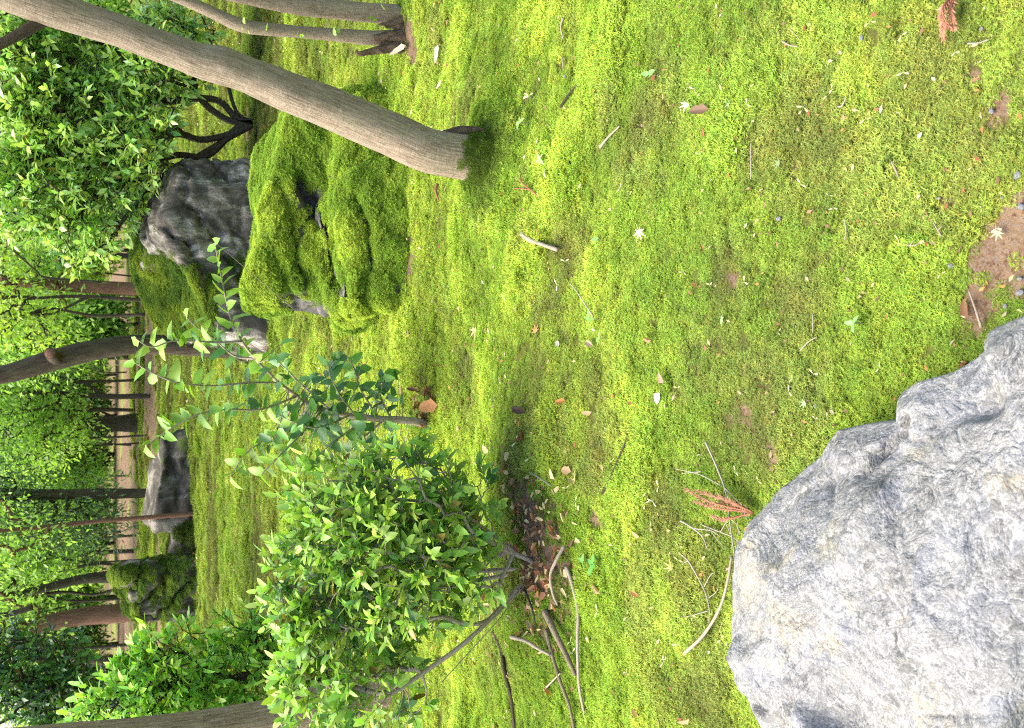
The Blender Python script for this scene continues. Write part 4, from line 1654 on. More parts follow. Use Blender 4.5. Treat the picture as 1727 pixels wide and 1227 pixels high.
far_tree('curving_tree', 'curving grey trunk rising beside the upright moss-covered rock', [[(228, 966, 26), (190, 972, 22), (140, 976, 17), (90, 988, 15), (40, 1000, 15), (-10, 1010, 15), (-120, 1030, 12)], [(205, 990, 5), (160, 1002, 5), (110, 998, 6), (75, 1002, 6)], [(210, 955, 5), (170, 950, 5), (130, 955, 4)]], 15.5,
         [(-60, 1000, 90), (20, 1060, 26)], 220, .085, GRN, 'bark_dark', 209)
far_tree('red_barked_tree', 'thick red-barked trunk leaning left of the upright mossy rock', [[(238, 1032, 34), (200, 1034, 34), (150, 1038, 32), (100, 1046, 30), (60, 1056, 28), (0, 1070, 26), (-100, 1090, 24)]], 14.5,
         [(-60, 1060, 90), (40, 1035, 26), (75, 1075, 24)], 240, .08, GRN, 'bark_red', 210)
far_tree('slanting_tree', 'slim slanting grey trunk in front of the dark evergreen bush', [[(200, 1142, 15), (150, 1112, 14), (100, 1095, 13), (50, 1082, 12), (0, 1068, 11), (-100, 1040, 10)], [(55, 1024, 9), (20, 1034, 10), (-20, 1042, 10), (-60, 1050, 10)]], 10.5,
         [(-60, 1050, 60)], 80, .06, GRN, 'bark_brown', 211)
far_tree('back_tree', 'green tree filling the gap behind the large broadleaf shrub', [[(215, 280, 16), (150, 280, 15), (60, 275, 14), (-60, 270, 12)]], 16,
         [(50, 60, 90), (40, 180, 80), (120, 30, 70), (60, 280, 60), (0, 120, 100), (170, 60, 50), (-70, 150, 140)], 800, .09, (GRN[0], GRN[1], LIME_SUNLIT[1]), 'bark_dark', 212)
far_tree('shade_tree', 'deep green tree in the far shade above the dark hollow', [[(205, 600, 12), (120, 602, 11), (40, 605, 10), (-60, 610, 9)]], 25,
         [(90, 600, 45), (60, 640, 55), (40, 560, 50), (130, 620, 30), (-60, 600, 120)], 600, .11, DEEP_SHADED, 'bark_dark', 213)
# many thin stems in the hollows
for k, (px, py, w, Yk, pal) in enumerate([(216, 735, 4, 19, GRN), (206, 748, 3, 21, DEEP_SHADED), (228, 575, 6, 16, GRN), (222, 640, 5, 20, DEEP_SHADED), (200, 905, 4, 22, DEEP_SHADED), (225, 945, 4, 17, GRN), (205, 1010, 5, 20, DEEP_SHADED), (200, 1090, 6, 19, DEEP_SHADED), (190, 1120, 5, 24, GRN)]):
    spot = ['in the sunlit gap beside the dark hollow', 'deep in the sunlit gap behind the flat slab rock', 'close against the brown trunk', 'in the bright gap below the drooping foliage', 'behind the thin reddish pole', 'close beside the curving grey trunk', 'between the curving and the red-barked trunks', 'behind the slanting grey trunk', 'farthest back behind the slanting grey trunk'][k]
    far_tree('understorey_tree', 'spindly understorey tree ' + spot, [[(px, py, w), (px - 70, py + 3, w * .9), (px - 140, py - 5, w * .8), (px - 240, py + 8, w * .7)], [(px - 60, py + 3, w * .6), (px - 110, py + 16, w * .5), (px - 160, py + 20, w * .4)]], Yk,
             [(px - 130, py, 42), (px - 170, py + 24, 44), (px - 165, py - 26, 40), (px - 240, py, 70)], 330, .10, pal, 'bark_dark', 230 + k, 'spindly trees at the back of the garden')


for k, (px, py, rad, Yk, pal, lab) in enumerate([  # the darkest shrubs are added to bring shade into the wooded gap
        (165, 40, 60, 20, GRN, 'round green shrub beyond the twin-stemmed tree'), (170, 130, 55, 24, (GRN[1], LIME_SUNLIT[0], LIME_SUNLIT[1]), 'pale shrub glimpsed behind the gnarled stems'),
        (175, 330, 50, 19, GRN, 'leafy shrub just past the dark grey boulder'), (150, 420, 48, 25, LIME_SUNLIT, 'glowing lime shrub behind the reddish trunk'), (165, 545, 42, 21, GRN, 'shrub filling the gap between wiry stems and the brown trunk'),
        (140, 630, 42, 30, (GRN[1], LIME_SUNLIT[0], LIME_SUNLIT[1]), 'light shrub past the brown trunk in the sunlit gap'), (142, 765, 46, 31, DEEP_SHADED, 'dark shrub in the hollow above the flat slab rock'), (140, 850, 44, 30, GRN, 'green shrub behind the feathery conifer'),
        (136, 915, 44, 31, DEEP_SHADED, 'shadowy shrub behind the thin reddish pole'), (130, 1005, 46, 30, GRN, 'shrub behind the curving grey trunk'), (132, 1085, 46, 29, DEEP_SHADED, 'dim shrub behind the red-barked trunk'), (140, 1165, 50, 27, DEEP_SHADED, 'gloomy shrub behind the slanting grey trunk'), (160, 230, 55, 22, GRN, 'green shrub hidden beyond the broadleaf crown'), (140, 700, 40, 30, DEEP_SHADED, 'dusky shrub beside the dark hollow')]):
    far_tree('background_shrub', lab, [[(max(px + 48, 192), py, 6), (px + 10, py + 4, 5), (px - 30, py, 3)], [(px + 45, py, 4), (px + 5, py - 18, 3), (px - 20, py - 24, 2)]], Yk,
             [(px, py, rad), (px - rad * .8, py + rad * .5, rad * .8), (px - rad * .7, py - rad * .6, rad * .8), (px + 12, py + rad * .7, rad * .5), (px + 12, py - rad * .7, rad * .5), (px - rad * 1.7, py, rad * .9), (px + 18, py, rad * .45)], 420, .16, pal, 'bark_dark', 260 + k, 'shrubs at the back of the garden', cat='shrub')


for k in (0, 1, 2, 4, 6, 8, 9, 11, 12, 15):
    px, py = [(214, 466), (222, 497), (208, 556), (214, 616), (222, 627), (204, 684), (200, 691), (208, 741), (197, 752), (207, 803), (196, 893), (188, 899), (204, 946), (186, 1012), (196, 1019), (184, 1107)][k]
    Yk = 22 + (k * 7) % 6
    far_tree('thin_stem', 'thin dark stem standing in the row of stems at the back', [[(px, py, 3 + (k * 5) % 5), (px - 40, py + (k * 5) % 13 - 6, 2.6 + (k * 5) % 4), (px - 80, py + (k * 7) % 23 - 11, 2.4 + (k * 3) % 3), (px - 130, py + (k * 11) % 41 - 20, 2.4), (px - 230, py + (k * 13) % 61 - 30, 2)], [(px - 45, py, 2.4), (px - 75, py + (14 if k % 2 else -14), 2), (px - 115, py + (19 if k % 2 else -18), 1.6)]], Yk,
             [(px - 150, py, 26), (px - 200, py + 10, 40)], 60, .11, GRN, 'bark_dark', 330 + k, 'thin stems at the back of the garden')


def far_wood():
    q = np.random.default_rng(301)
    n = 18000
    X = q.uniform(-42, 42, n)
    Y = q.uniform(34, 52, n)
    z0 = H(X, Y)
    hgt = 9 + 3 * fbm(xy0(X, Y, .2, .2), 3, 5)
    Z = z0 + .2 + q.uniform(0, 1, n) ** 1.3 * hgt
    lump = fbm(np.stack([X * .35, Y * .35, Z * .5], 1), 3, 8)
    k = (lump > -.12) | (Y > 45)
    P = np.stack([X, Y, Z], 1)[k]
    lump = lump[k]
    n = len(P)
    per = 4
    LP = np.repeat(P, per, 0) + q.normal(0, .3, (n * per, 3))
    D = nrm(q.normal(0, 1, LP.shape))
    Xx, D, Nn = frames(D, np.array([[0, -.2, 1.]]), q, .5)
    s = np.clip(.5 + lump * 1.2 + q.normal(0, .15, n), 0, 1)[:, None]
    c = np.repeat(GRN[1] * (1 - s) + LIME_SUNLIT[2] * s, per, 0) * q.uniform(.8, 1.2, (n * per, 1))  # bright lime in the leaf colour makes the woods look sunlit
    v, f, at = leaves_mesh(LP, Xx, D, Nn, .40 * q.uniform(.6, 1.2, n * per), c, LEAF_SMALL)
    o = part('distant_woods', v, f, M['leaf_crown'], None, True, at)
    tag(o, 'green woodland foliage closing the view at the back', 'woods', None, 'stuff')


far_wood()

# ------------------------------------------------------------------ fallen leaves, seeds, twigs, pebbles
qd = np.random.default_rng(401)


def rot_for(yaw, n_up, tilt=.25):
    n_ = nrm(np.asarray(n_up) + qd.normal(0, tilt, 3))
    d = nrm(np.array([math.cos(yaw), math.sin(yaw), 0]) - np.dot([math.cos(yaw), math.sin(yaw), 0], n_) * n_)
    X = np.cross(d, n_)
    return Matrix(((X[0], d[0], n_[0]), (X[1], d[1], n_[1]), (X[2], d[2], n_[2]))).to_euler()


def maple_mesh():
    V = [(0, .0, .0)]
    lob = [(-2.25, .42), (-1.45, .72), (-.75, .92), (0, 1.0), (.75, .92), (1.45, .72), (2.25, .42)]
    ring = []
    for k, (a, r_) in enumerate(lob):
        for da, rr in ((-.16, .55), (0, 1.0), (.16, .55)):
            ring.append((math.sin(a + da) * r_ * rr, math.cos(a + da) * r_ * rr, .10 * (r_ * rr) ** 2 * (1 if da == 0 else .4)))
        if k < 6:
            am = (a + lob[k + 1][0]) / 2
            ring.append((math.sin(am) * .27, math.cos(am) * .27, .02))
    ring.append((0, -.10, 0))
    V = np.array(V + ring)
    n = len(ring)
    F = np.array([(0, 1 + (k + 1) % n, 1 + k) for k in range(n)])
    V[:, 1] -= .1
    # stalk
    sv = np.array([(-.012, -.15, 0), (.012, -.15, 0), (.01, -.75, .04), (-.01, -.75, .04)])
    b = len(V)
    F = np.concatenate([F, [[b, b + 1, b + 2], [b, b + 2, b + 3]]])
    return np.concatenate([V, sv]), F


def seed_mesh():
    V, F = [], []
    for s in (-1, 1):
        b = len(V)
        V += [(0, 0, 0), (s * .16, .06, .02), (s * .55, .34, .06), (s * .95, .42, .10), (s * 1.02, .22, .08), (s * .5, .05, .03)]
        idx = [(0, 5, 1), (1, 5, 2), (2, 5, 4), (2, 4, 3)]
        F += [tuple(b + i for i in (t if s < 0 else t[::-1])) for t in idx]
    b = len(V)
    V += [(-.03, 0, 0), (.03, 0, 0), (0, -.5, .02)]
    F += [(b, b + 2, b + 1)]
    return np.array(V), np.array(F)


ME = {}


def proto_mesh(name, vf, matk):
    me = mkmesh(name, vf[0], vf[1], True)
    me.materials.append(M[matk])
    ME[name] = me
    return me


proto_mesh('maple_leaf', maple_mesh(), 'dead_leaf')
proto_mesh('maple_seed', seed_mesh(), 'dead_leaf')
cl = leaf_proto(.5, -.15, .35)
proto_mesh('dry_leaf', cl, 'dead_leaf')
proto_mesh('dry_leaf_narrow', leaf_proto(.26, -.2, .3), 'dead_leaf')
proto_mesh('dry_leaf_curled', (np.stack([cl[0][:, 0] * .8, cl[0][:, 1], np.abs(cl[0][:, 0]) * 1.1 + cl[0][:, 1] ** 2 * .25], 1), cl[1]), 'dead_leaf')


def lay(name, mesh, px, py, size_px, col, label, cat, yaw=None, group=None, lift=.017, tilt=.3, onto=None):
    p = G(px, py, lift) if onto is None else onto
    s = size_px * zc(p) / FPX
    o = bpy.data.objects.new(name, ME[mesh])
    COL.objects.link(o)
    o.location = p
    o.rotation_euler = rot_for(qd.uniform(0, 6.283) if yaw is None else yaw, (0, -.15, 1), tilt)
    o.scale = (s, s, s)
    o.color = (*col, 1)
    WLOC[o.name] = p
    return tag(o, label, cat, group)


CREAM, TAN, BRN, ORG, PALEG, GRNL, REDB = (.62, .58, .36), (.42, .30, .16), (.16, .085, .045), (.46, .20, .06), (.42, .52, .28), (.12, .28, .09), (.30, .10, .05)
for px, py, s, c, lab, yw in (
        (1078, 392, 24, (.60, .66, .34), 'large pale seven-pointed maple leaf lying flat in the open moss', 3.4),
        (1157, 177, 17, (.60, .58, .42), 'cream star-shaped maple leaf near a curled brown leaf', 2.5),
        (1228, 174, 17, (.42, .58, .24), 'pale green maple leaf lying beside the curled brown leaf', 2.0),
        (1217, 538, 15, (.35, .55, .25), 'small mint-green maple leaf alone on the brownish moss', 4.2),
        (800, 558, 22, (.40, .34, .17), 'withered tan maple leaf with a long stalk below the mossy boulder', 3.0),
        (903, 557, 14, (.55, .28, .10), 'small orange maple leaf below the sapling foot', .4),
        (1131, 956, 17, (.58, .52, .15), 'yellow pointed maple leaf near the dry white twigs', 1.2),
        (969, 806, 17, (.62, .52, .20), 'yellow star-shaped maple leaf beside a square brown leaf', 1.0),
        (1312, 275, 16, (.24, .30, .13), 'faded grey-green maple leaf sunk in the moss', 1.8),
        (1356, 680, 13, (.30, .50, .22), 'torn green maple leaf next to a white pebble near the boulder', 2.2),
        (1682, 393, 16, (.55, .46, .26), 'straw-coloured maple leaf on the bare earth patch', 2.9)):
    lay('maple_leaf', 'maple_leaf', px, py, s, c, lab, 'leaf', yw, 'fallen maple leaves')
for px, py, s, c, lab, yw, me in (
        (747, 218, 44, (.66, .58, .48), 'long pale fallen leaf leaning on the foot of the leaning trunk', 2.6, 'dry_leaf_narrow'),
        (738, 76, 30, (.66, .60, .46), 'pale narrow fallen leaf near the twin-stemmed tree', 2.9, 'dry_leaf_narrow'),
        (684, 76, 34, (.60, .48, .36), 'cream narrow leaf lying against the rotten stump', 1.8, 'dry_leaf_narrow'),
        (745, 136, 22, (.55, .42, .32), 'pinkish narrow leaf on the moss behind the leaning trunk', 2.0, 'dry_leaf_narrow'),
        (738, 682, 40, (.50, .24, .10), 'orange-brown pointed leaf at the foot of the sapling', 1.7, 'dry_leaf'),
        (729, 690, 22, (.42, .17, .07), 'small rust-brown leaf touching the orange leaf by the sapling', .4, 'dry_leaf'),
        (840, 676, 26, (.10, .14, .07), 'dull dark green oval leaf lying flat on the moss', 1.6, 'dry_leaf'),
        (846, 646, 16, (.50, .52, .30), 'pale green half-folded leaf above the dull oval leaf', .3, 'dry_leaf'),
        (886, 696, 32, (.07, .04, .03), 'dark brown curled leaf sunk into the moss', 1.5, 'dry_leaf_curled'),
        (954, 676, 20, (.45, .20, .06), 'small orange leaf standing in the open moss', 1.9, 'dry_leaf_curled'),
        (998, 694, 20, (.38, .26, .14), 'small tan curled leaf between two moss ridges', 1.4, 'dry_leaf_curled'),
        (1035, 666, 18, (.40, .17, .05), 'narrow copper leaf caught upright in the moss', 1.8, 'dry_leaf_narrow'),
        (1112, 662, 24, (.64, .58, .44), 'cream oval leaf overlapping a pink-brown leaf', 2.6, 'dry_leaf'),
        (1118, 646, 20, (.36, .22, .15), 'pink-brown leaf half under the cream oval leaf', .3, 'dry_leaf'),
        (1196, 184, 36, (.20, .125, .085), 'large curled brown leaf between two maple leaves', 1.5, 'dry_leaf_curled'),
        (1186, 231, 16, (.36, .12, .06), 'short red-brown leaf scrap below the curled brown leaf', 0.1, 'dry_leaf_narrow'),
        (1000, 584, 22, (.46, .30, .22), 'pinkish curled leaf below a tiny seedling', 1.2, 'dry_leaf_curled'),
        (1098, 574, 18, (.36, .20, .12), 'folded chestnut leaf in the middle of the moss', 1.0, 'dry_leaf_curled'),
        (942, 584, 16, (.62, .56, .42), 'cream round leaf scrap beside a dark twig', .8, 'dry_leaf'),
        (963, 795, 26, (.48, .30, .17), 'square tan leaf piece in the moss near the shrub', 1.6, 'dry_leaf'),
        (935, 808, 20, (.62, .54, .32), 'pale cream leaf near the square tan leaf', .2, 'dry_leaf'),
        (824, 762, 20, (.62, .50, .24), 'golden pale leaf at the edge of the shrub litter', 1.1, 'dry_leaf'),
        (690, 568, 14, (.52, .32, .26), 'pink leaf scrap on the moss below the mossy boulder', .4, 'dry_leaf'),
        (1633, 536, 34, (.20, .10, .055), 'dark brown bark-like leaf by the tip of the boulder', .2, 'dry_leaf_curled'),
        (1078, 905, 16, (.50, .30, .16), 'small brown leaf beside green seedlings', .9, 'dry_leaf'),
        (1012, 1000, 22, (.40, .26, .16), 'curled brown leaf on the moss below the shrub', .8, 'dry_leaf_curled'),
        (1078, 1005, 18, (.46, .20, .08), 'rust-coloured leaf standing in the moss near the white twigs', 1.2, 'dry_leaf_curled'),
        (1162, 1212, 22, (.60, .34, .18), 'peach-coloured curled leaf beside the boulder edge', 1.4, 'dry_leaf_curled'),
        (1078, 1208, 20, (.38, .22, .09), 'brown leaf at the frame edge below the roots', .6, 'dry_leaf_curled')):
    lay('dry_leaf', me, px, py, s, c, lab, 'leaf', yw + math.pi / 2 * 0, 'dry leaves scattered on the moss')
# winged seeds, alike
seedspots = [(1467, 37), (1523, 122), (1403, 150), (1355, 180), (1460, 200), (1405, 350), (1515, 405), (1350, 310), (1680, 385), (1100, 845), (1090, 830), (1088, 849), (1058, 880), (1110, 820), (1096, 890), (1148, 925), (1145, 945), (1035, 920),
             (1007, 1030), (1057, 1040), (1168, 1040), (1216, 1055), (1217, 1078), (1144, 1087), (1119, 1115), (1122, 1112), (1056, 1133), (965, 1100), (1143, 653), (1260, 800), (970, 845), (1255, 475), (1197, 480), (953, 440), (940, 505), (939, 480),
             (1045, 318), (928, 318), (1020, 210), (893, 160), (1375, 706), (1330, 660), (1372, 630), (1313, 560), (1725, 527), (1240, 795), (870, 745), (893, 772), (855, 640), (1170, 150), (1260, 175), (1160, 145), (1520, 60)]
for px, py in seedspots:
    lay('maple_seed', 'maple_seed', px, py, qd.uniform(8, 12), np.array((.66, .66, .34)) * qd.uniform(.8, 1.1), 'pale yellow two-winged maple seed fallen on the moss', 'seed', None, 'fallen maple seeds', .016)
for _ in range(34):
    px, py = qd.uniform(860, 1700), qd.uniform(10, 1200)
    if px > 1190 and py > 560 + (1727 - px) * .6:
        continue
    lay('maple_seed', 'maple_seed', px, py, qd.uniform(5, 9), np.array((.58, .56, .30)) * qd.uniform(.7, 1.1), 'pale yellow two-winged maple seed fallen on the moss', 'seed', None, 'fallen maple seeds', .015)
# brown litter under the glossy shrub
for _ in range(300):
    px, py = qd.normal(898, 40), qd.normal(935, 95)
    if not (780 < px < 1000 and 720 < py < 1190):
        continue
    c = [BRN, TAN, REDB, (.60, .47, .24), (.25, .14, .08), (.36, .18, .09), (.52, .40, .22)][qd.integers(7)]
    lay('litter_leaf', ['dry_leaf', 'dry_leaf_curled', 'dry_leaf_narrow'][qd.integers(3)], px, py, qd.uniform(9, 19), np.array(c) * qd.uniform(.8, 1.3), 'dry leaf in the brown litter under the glossy shrub', 'leaf', None, 'leaf litter under the glossy shrub', .012, .45)
for _ in range(26):
    lay('litter_leaf', ['dry_leaf', 'dry_leaf_curled'][qd.integers(2)], qd.normal(712, 16), qd.normal(690, 32), qd.uniform(10, 20), np.array([BRN, TAN, REDB][qd.integers(3)]) * qd.uniform(.7, 1.1), 'dry leaf in the brown litter round the sapling foot', 'leaf', None, 'leaf litter round the sapling', .008, .45)


def scraps():
    """uncountable crumbs of litter over the moss"""
    n = 4600
    rr = np.exp(1.0 + 1.9 * qd.uniform(0, 1, n) ** .8 * np.where(qd.uniform(0, 1, n) < .14, -.5, 1))
    an = qd.uniform(R(-34), R(34), n)
    X, Y = rr * np.sin(an), rr * np.cos(an)
    P = np.stack([X, Y, H(X, Y) + .012 + .003 * rr], 1)
    D = nrm(np.stack([qd.normal(0, 1, n), qd.normal(0, 1, n), qd.normal(0, .2, n)], 1))
    Xx, D, Nn = frames(D, np.array([[0, -.2, 1.]]), qd, .3)
    pal = np.array([BRN, TAN, REDB, ORG, (.44, .34, .20), (.30, .15, .09), (.22, .12, .07), (.5, .42, .28)])
    c = pal[qd.integers(0, len(pal), n)] * qd.uniform(.7, 1.1, (n, 1))
    L = qd.uniform(.006, .017, n) * np.interp(rr, [1, 4, 18], [1, 1.6, 4])
    v, f, at = leaves_mesh(P, Xx, D, Nn, L, c, LEAF_SMALL)
    o = part('leaf_crumbs', v, f, M['litter'], None, True, at)
    tag(o, 'tiny crumbs of dead leaf strewn over the moss', 'leaf litter', None, 'stuff')


scraps()


def twig(name, branches, w, matk, label, cat='twig', lift=.012, arch=0.0, group=None, sub='side_twig', top=None):
    """branches: pixel polylines lying on the ground; first is the main one"""
    def pts(br):
        n = len(br)
        out = []
        for k, p in enumerate(br):
            lf = lift + (p[2] if len(p) > 2 else 0) + arch * math.sin(math.pi * k / max(1, n - 1))
            out.append(G(p[0], p[1], lf))
        return out
    P = pts(branches[0])
    root = thing(name, P[0], label, cat, group)
    for k, b in enumerate(branches):
        Q = pts(b)
        r_ = (w if k == 0 else w * .6) * .78 / 2 * zc(Q[0]) / FPX
        v, f, at = tube(Q, np.linspace(r_, r_ * (.45 if k else .6), len(Q)), 8, len(Q) * 5, .12, .15, 7 + k)
        part('stem' if k == 0 else sub, v, f, M[matk], root, True, at)
    return root


twig('dead_twig', [[(1190, 745), (1210, 790, .01), (1224, 830, .02), (1231, 880, .03), (1238, 930, .04), (1248, 985, .04)], [(1215, 818, .02), (1180, 800, .02), (1138, 790, .01)], [(1222, 822, .02), (1248, 850, .03), (1262, 880, .04)],
                   [(1228, 870, .03), (1245, 890, .03), (1240, 925, .03)], [(1232, 900, .03), (1222, 880, .03), (1200, 870, .02)], [(1182, 795, .02), (1150, 798, .01)]], 4.5, 'twig_pale', 'forked bleached twig standing against the pale boulder beside a rusty frond')
twig('dead_twig', [[(1148, 878), (1168, 890, .01), (1185, 905, .01), (1193, 925, .02)], [(1170, 891, .01), (1200, 895, .02), (1215, 905, .02)]], 4, 'twig_pale', 'short bleached twig between the rusty frond and the boulder')
twig('dead_twig', [[(1143, 930), (1160, 945, .01), (1178, 975, .01), (1190, 1000, .015), (1196, 1025, .015), (1196, 1050, .01)], [(1186, 992, .01), (1198, 970, .02), (1206, 965, .02)], [(1192, 1010, .01), (1206, 1000, .02), (1212, 990, .02)], [(1194, 1030, .01), (1165, 1038, .01), (1140, 1042, 0)],
                   [(1160, 945, .01), (1152, 950, .01)]], 3.6, 'twig_pale', 'whitish lichen-covered twig fanning out beside the boulder')
twig('dead_twig', [[(1154, 1102), (1180, 1078, .01), (1202, 1048, .02), (1218, 1015, .035), (1228, 975, .05), (1234, 938, .05)]], 8, 'twig', 'thick curved brown twig touching the boulder edge')
twig('dead_twig', [[(1182, 884), (1210, 895, .01), (1235, 905, .03), (1248, 915, .05)], [(1195, 890, .01), (1210, 910, .02), (1225, 925, .03)], [(1215, 897, .02), (1225, 880, .03), (1232, 870, .03)]], 3.2, 'twig_pale', 'tangle of thin white twigs tucked under the boulder rim')
twig('dead_twig', [[(1655, 552), (1645, 520, .01), (1634, 490, .01)]], 6, 'twig', 'straight stiff twig poking out by the tip of the boulder')
twig('dead_twig', [[(1588, 398), (1580, 385, .01), (1573, 372, .01)], [(1582, 388, .01), (1590, 380, .01)]], 4, 'twig', 'small forked twig on the reddish earth patch')
twig('dead_twig', [[(910, 333), (895, 320, .005), (880, 308, .005), (878, 300, .005)], [(893, 319, .005), (866, 317, .005)]], 4.5, 'twig_red', 'reddish forked twig below the mossy trunk foot')
twig('dead_twig', [[(1000, 533), (985, 510, .01), (968, 485, .01), (960, 478, 0)]], 3.4, 'twig_pale', 'thin straight pale twig leading to a green seedling')
twig('dead_twig', [[(1267, 240), (1266, 270, .01), (1266, 302, .01)]], 3, 'twig_pale', 'upright straw stalk in the open moss')
twig('dead_twig', [[(1500, 265), (1510, 285, .005), (1516, 300, .005)]], 5.5, 'twig', 'short grey-brown stick in the near moss')
twig('dead_twig', [[(1478, 268), (1488, 280, .003), (1493, 295, .003)]], 4, 'bark_dark', 'short dark stick beside the grey-brown stick')
twig('dead_twig', [[(1412, 180), (1420, 178, .006), (1427, 164, .006)]], 4, 'twig_pale', 'bent silvery twig scrap in the near moss')
twig('dead_twig', [[(1320, 70), (1332, 76, .006), (1345, 78, .004)], [(1332, 48, .004), (1348, 66, .004)]], 4, 'twig_pale', 'pale curved twig pair in the upper moss')
twig('dead_twig', [[(1632, 73), (1650, 72, .006), (1668, 66, .004)]], 4, 'twig_pale', 'thin curved cream twig below the rusty cypress spray')
twig('dead_twig', [[(893, 796), (910, 806, .01), (930, 820, .006)]], 3.4, 'twig_pale', 'fine curved twig on the moss edging the shrub litter')
twig('dead_twig', [[(1520, 413), (1540, 414, .006), (1550, 410, .004)], [(1535, 413, .005), (1542, 404, .006)]], 3.6, 'twig_pale', 'tiny three-pronged twig in the near moss')
twig('dead_twig', [[(1424, 370), (1427, 388, .006), (1424, 404, .004)]], 3.6, 'twig_pale', 'short upright pale twig beside a mossy rise')
twig('dead_twig', [[(1350, 590), (1365, 575, .006), (1378, 568, .004)]], 3.6, 'twig', 'slanting grey twig near the middle of the bright moss')
twig('dead_twig', [[(1371, 530), (1371, 545, .006), (1371, 560, .004)]], 3.6, 'twig_pale', 'small straight twig scrap in the bright moss')
twig('dead_twig', [[(737, 310), (735, 322, .01), (740, 338, .01)]], 6.5, 'twig_red', 'stub of pinkish-brown twig beside the trunk foot')
twig('bark_chip', [[(880, 395), (895, 405, .008), (915, 412, .008), (940, 421, .004)]], 12, 'twig', 'grey strip of bark lying on the moss below the trunk', 'bark')
twig('dead_twig', [[(945, 180), (960, 158, .004), (978, 138, .004), (1000, 112, .002), (1030, 70, 0)]], 5, 'bark_brown', 'long thin root-like twig half buried in the sloping moss')
twig('dead_twig', [[(1012, 248), (1025, 232, .004), (1045, 212, .004)]], 6, 'twig', 'grey stick half sunk in the moss')
twig('dead_twig', [[(950, 30), (946, 45, .004), (950, 65, .004)], [(948, 95, .002), (950, 118, .002)]], 5, 'twig', 'short mossy stick on the upper slope')
twig('dead_twig', [[(1015, 832), (1030, 805, .004), (1042, 775, .004), (1055, 745, .004), (1058, 725, 0)]], 6, 'bark_dark', 'dark wavy stick sunk in a furrow of the moss')
# exposed roots below the shrub
twig('exposed_root', [[(955, 955), (965, 985), (975, 1030), (974, 1080, .01), (976, 1150, .01), (985, 1200), (995, 1245)]], 9, 'twig', 'long pale exposed root bordering the shrub litter', 'root', .014)
twig('exposed_root', [[(918, 1030), (935, 1065, .01), (950, 1095, .015), (962, 1120, .015), (970, 1138, .005)]], 15, 'bark_grey', 'broad flat grey root piece beside the long root', 'root', .012)
twig('exposed_root', [[(862, 1074), (885, 1080, .02), (905, 1092, .025), (927, 1104, .01)]], 9, 'twig', 'bent grey stick bridging the bare roots', 'stick', .02)
twig('exposed_root', [[(832, 1065), (845, 1095), (852, 1135, .01), (862, 1180, .01), (868, 1235)]], 11, 'bark_brown', 'dark root running out past the shrub at the frame edge', 'root', .012)
twig('exposed_root', [[(920, 1060), (930, 1100, .01), (945, 1150, .01), (960, 1190, .01), (970, 1240)]], 9, 'bark_grey', 'slim grey root between the flat root and the dark root', 'root', .012)
twig('exposed_root', [[(952, 920), (938, 945, .02), (928, 970, .02), (932, 1000, .01), (940, 1020)]], 8, 'twig', 'crooked bare stick on the brown litter', 'stick', .02)
twig('exposed_root', [[(885, 995), (897, 1025, .02), (902, 1050, .005)]], 6, 'bark_brown', 'short straight stick at the foot of the shrub', 'stick', .02)
twig('exposed_root', [[(918, 1163), (930, 1150, .01), (945, 1135, .01)]], 5, 'twig', 'little twig lying across the slim grey root', 'twig', .015)


def frond(px0, py0, tips, col, label, n_scale=26):
    """dried conifer spray: several strands clothed in scale leaves"""
    b = G(px0, py0, .03)
    root = thing('conifer_frond', b, label, 'frond')
    q = np.random.default_rng(int(px0))
    sv = MB()
    LP, D = [], []
    for t in tips:
        e = G(t[0], t[1], .02 + t[2])
        mid = (b + e) / 2 + np.array([0, 0, .015]) + q.normal(0, .006, 3)
        v, f, at = tube([b, mid, e], [.0022, .0018, .001], 6, 14, 0, 0, 1)
        sv.add(v, f, bk=at['bk'])
        c, _ = crom([b, mid, e], np.ones(3), n_scale * 3)
        T = nrm(e - b)
        for k in range(4, len(c)):
            for s_ in (-1, 1):
                LP.append(c[k])
                D.append(nrm(T * 1.0 + nrm(np.cross(T, [0, 0, 1])) * s_ * .45 + q.normal(0, .25, 3)))
    v, f, at = sv.get()
    st = part('stem', v, f, M['twig_red'], root, True, at)
    LP, D = np.array(LP), np.array(D)
    X, D, Nn = frames(D, np.array([[0, 0, 1.]]), q, .5)
    c = np.array([col]) * q.uniform(.7, 1.25, (len(LP), 1))
    v, f, at = leaves_mesh(LP, X, D, Nn, q.uniform(.008, .015, len(LP)), c, LEAF_SMALLN)
    part('needles', v, f, M['litter'], st, True, at)


frond(1271, 864, [(1155, 823, .03), (1175, 828, .04), (1170, 845, .03), (1195, 852, .02), (1215, 838, .04), (1200, 868, .02)], (.30, .155, .09), 'rusty dried conifer frond leaning on the pale boulder')
frond(1607, -12, [(1592, 62, .01), (1598, 40, .02), (1609, 46, .01), (1606, 30, .0)], (.44, .20, .13), 'pinkish dried conifer spray at the frame edge in the near moss')


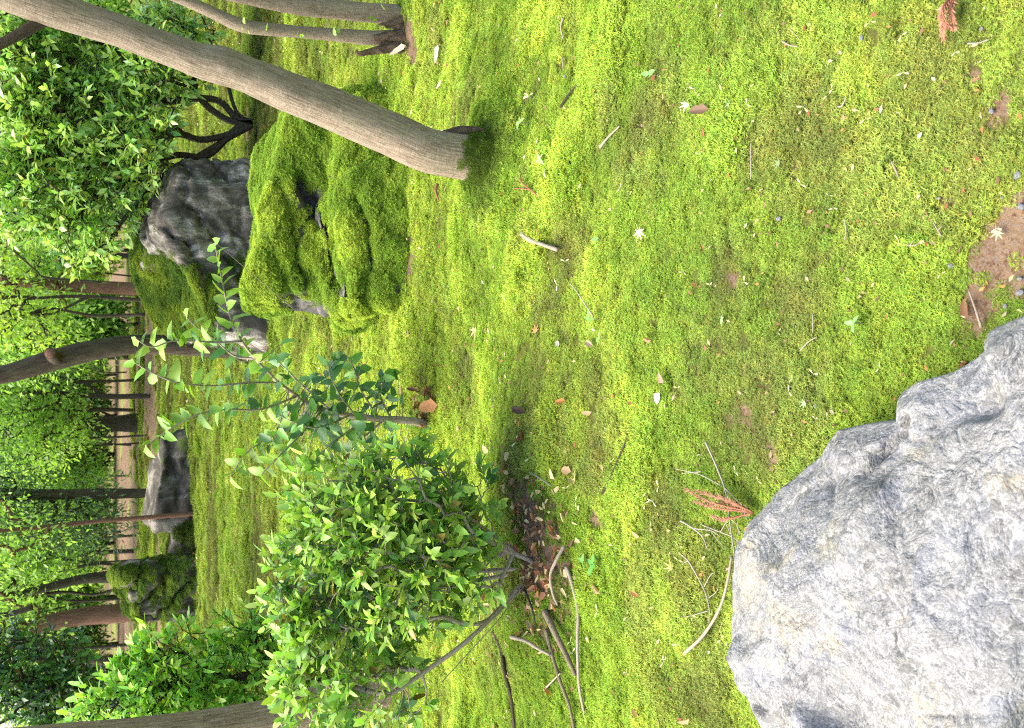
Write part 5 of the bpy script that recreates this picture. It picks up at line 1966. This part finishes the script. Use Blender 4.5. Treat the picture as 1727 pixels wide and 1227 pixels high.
def seedling(px, py, n, size, col, label):
    b = G(px, py, 0)
    root = thing('seedling', b, label, 'seedling', 'seedlings in the moss')
    q = np.random.default_rng(int(px * 3 + py))
    s = size * zc(b) / FPX
    top = b + np.array([0, 0, s * .8 + .012])
    v, f, at = sticks([b], [top], [.0015], [.001], 5)
    part('stem', v, f, M['twig'], root, True, at)
    me = ME.setdefault('seedling_leaf', mkmesh('leaf', *LEAF_FINE))
    if not me.materials:
        me.materials.append(M['leaf_object'])
    for k in range(n):
        a = 6.283 * k / n + q.uniform(-.4, .4)
        o = bpy.data.objects.new('leaf', me)
        COL.objects.link(o)
        o.parent = root
        o.location = top - b
        o.rotation_euler = Euler((q.uniform(-.1, .5), q.uniform(-.3, .3), a))
        o.scale = (s * q.uniform(.7, 1.1),) * 3
        o.color = (*col, 1)


for px, py, n, s, c, lab in ((1013, 538, 4, 20, (.22, .45, .10), 'green seedling at the end of the thin pale twig'), (1028, 570, 3, 16, (.24, .48, .10), 'small green seedling below the larger one'),
                             (1020, 950, 4, 20, (.13, .36, .07), 'deep green seedling in the moss by the shrub litter'), (998, 945, 3, 14, (.15, .36, .08), 'tiny green seedling next to the deep green one'),
                             (893, 208, 4, 16, (.30, .48, .14), 'branched pale green seedling by the mossy trunk foot'), (925, 270, 5, 13, (.42, .55, .24), 'cluster of mint-green seedling leaves below the trunk'), (1114, 128, 2, 20, (.25, .50, .14), 'two-leaved bright green seedling on the upper moss'),
                             (1460, 545, 3, 24, (.24, .50, .16), 'narrow-leaved green seedling in the bright moss'), (932, 292, 3, 12, (.42, .55, .24), 'minty seedling just below the seedling cluster'), (1018, 405, 4, 11, (.20, .46, .12), 'little clover-like seedling beside the large maple leaf'), (900, 165, 2, 11, (.45, .58, .28), 'pale two-leaved sprout on the mossy slope')):
    seedling(px, py, n, s, c, lab)

for k, (px, py, s, lab) in enumerate([(1453, 63, 6, 'small blue-grey pebble in the upper near moss'), (1625, 282, 6, 'round bluish pebble near the white chip'), (1716, 295, 10, 'white stone chip at the frame edge'), (1603, 448, 8, 'pale upright pebble in the dark moss'),
                                      (1583, 334, 5, 'tiny square white pebble by the reddish earth'), (1375, 684, 6, 'white oval pebble on brown moss near the boulder'), (1720, 493, 9, 'white flat pebble on the bare earth'), (1695, 516, 6, 'white oval pebble beside the bare earth'),
                                      (1722, 348, 9, 'blue-grey pebble at the edge of the red earth'), (1655, 48, 5, 'cream round pebble below the cypress spray'), (1672, 187, 7, 'grey pebble sunk in a mossless hollow'), (1313, 368, 7, 'blue-grey pebble on the bright moss'),
                                      (1540, 402, 4, 'tiny grey pebble by the three-pronged twig'), (1720, 470, 6, 'yellowish pebble on the bare earth patch'), (1690, 333, 4, 'tiny white pebble in the dark moss'), (952, 128, 5, 'small white pebble on the upper slope')]):
    p = G(px, py, .006)
    d, f = ICO[3]
    sc_ = .75 * s * zc(p) / FPX
    v = d * (1 + .22 * fbm(d * 1.4, 3, 700 + k))[:, None] * np.array([[1.0, .8, .62]]) * sc_
    a = 1.3 * k
    v = np.stack([v[:, 0] * math.cos(a) - v[:, 1] * math.sin(a), v[:, 0] * math.sin(a) + v[:, 1] * math.cos(a), v[:, 2]], 1) + p
    o = part('pebble', v, f, M['pebble'], None, True, {'moss': np.zeros(len(v))}, p)
    tag(o, lab, 'pebble', 'pebbles on the moss')
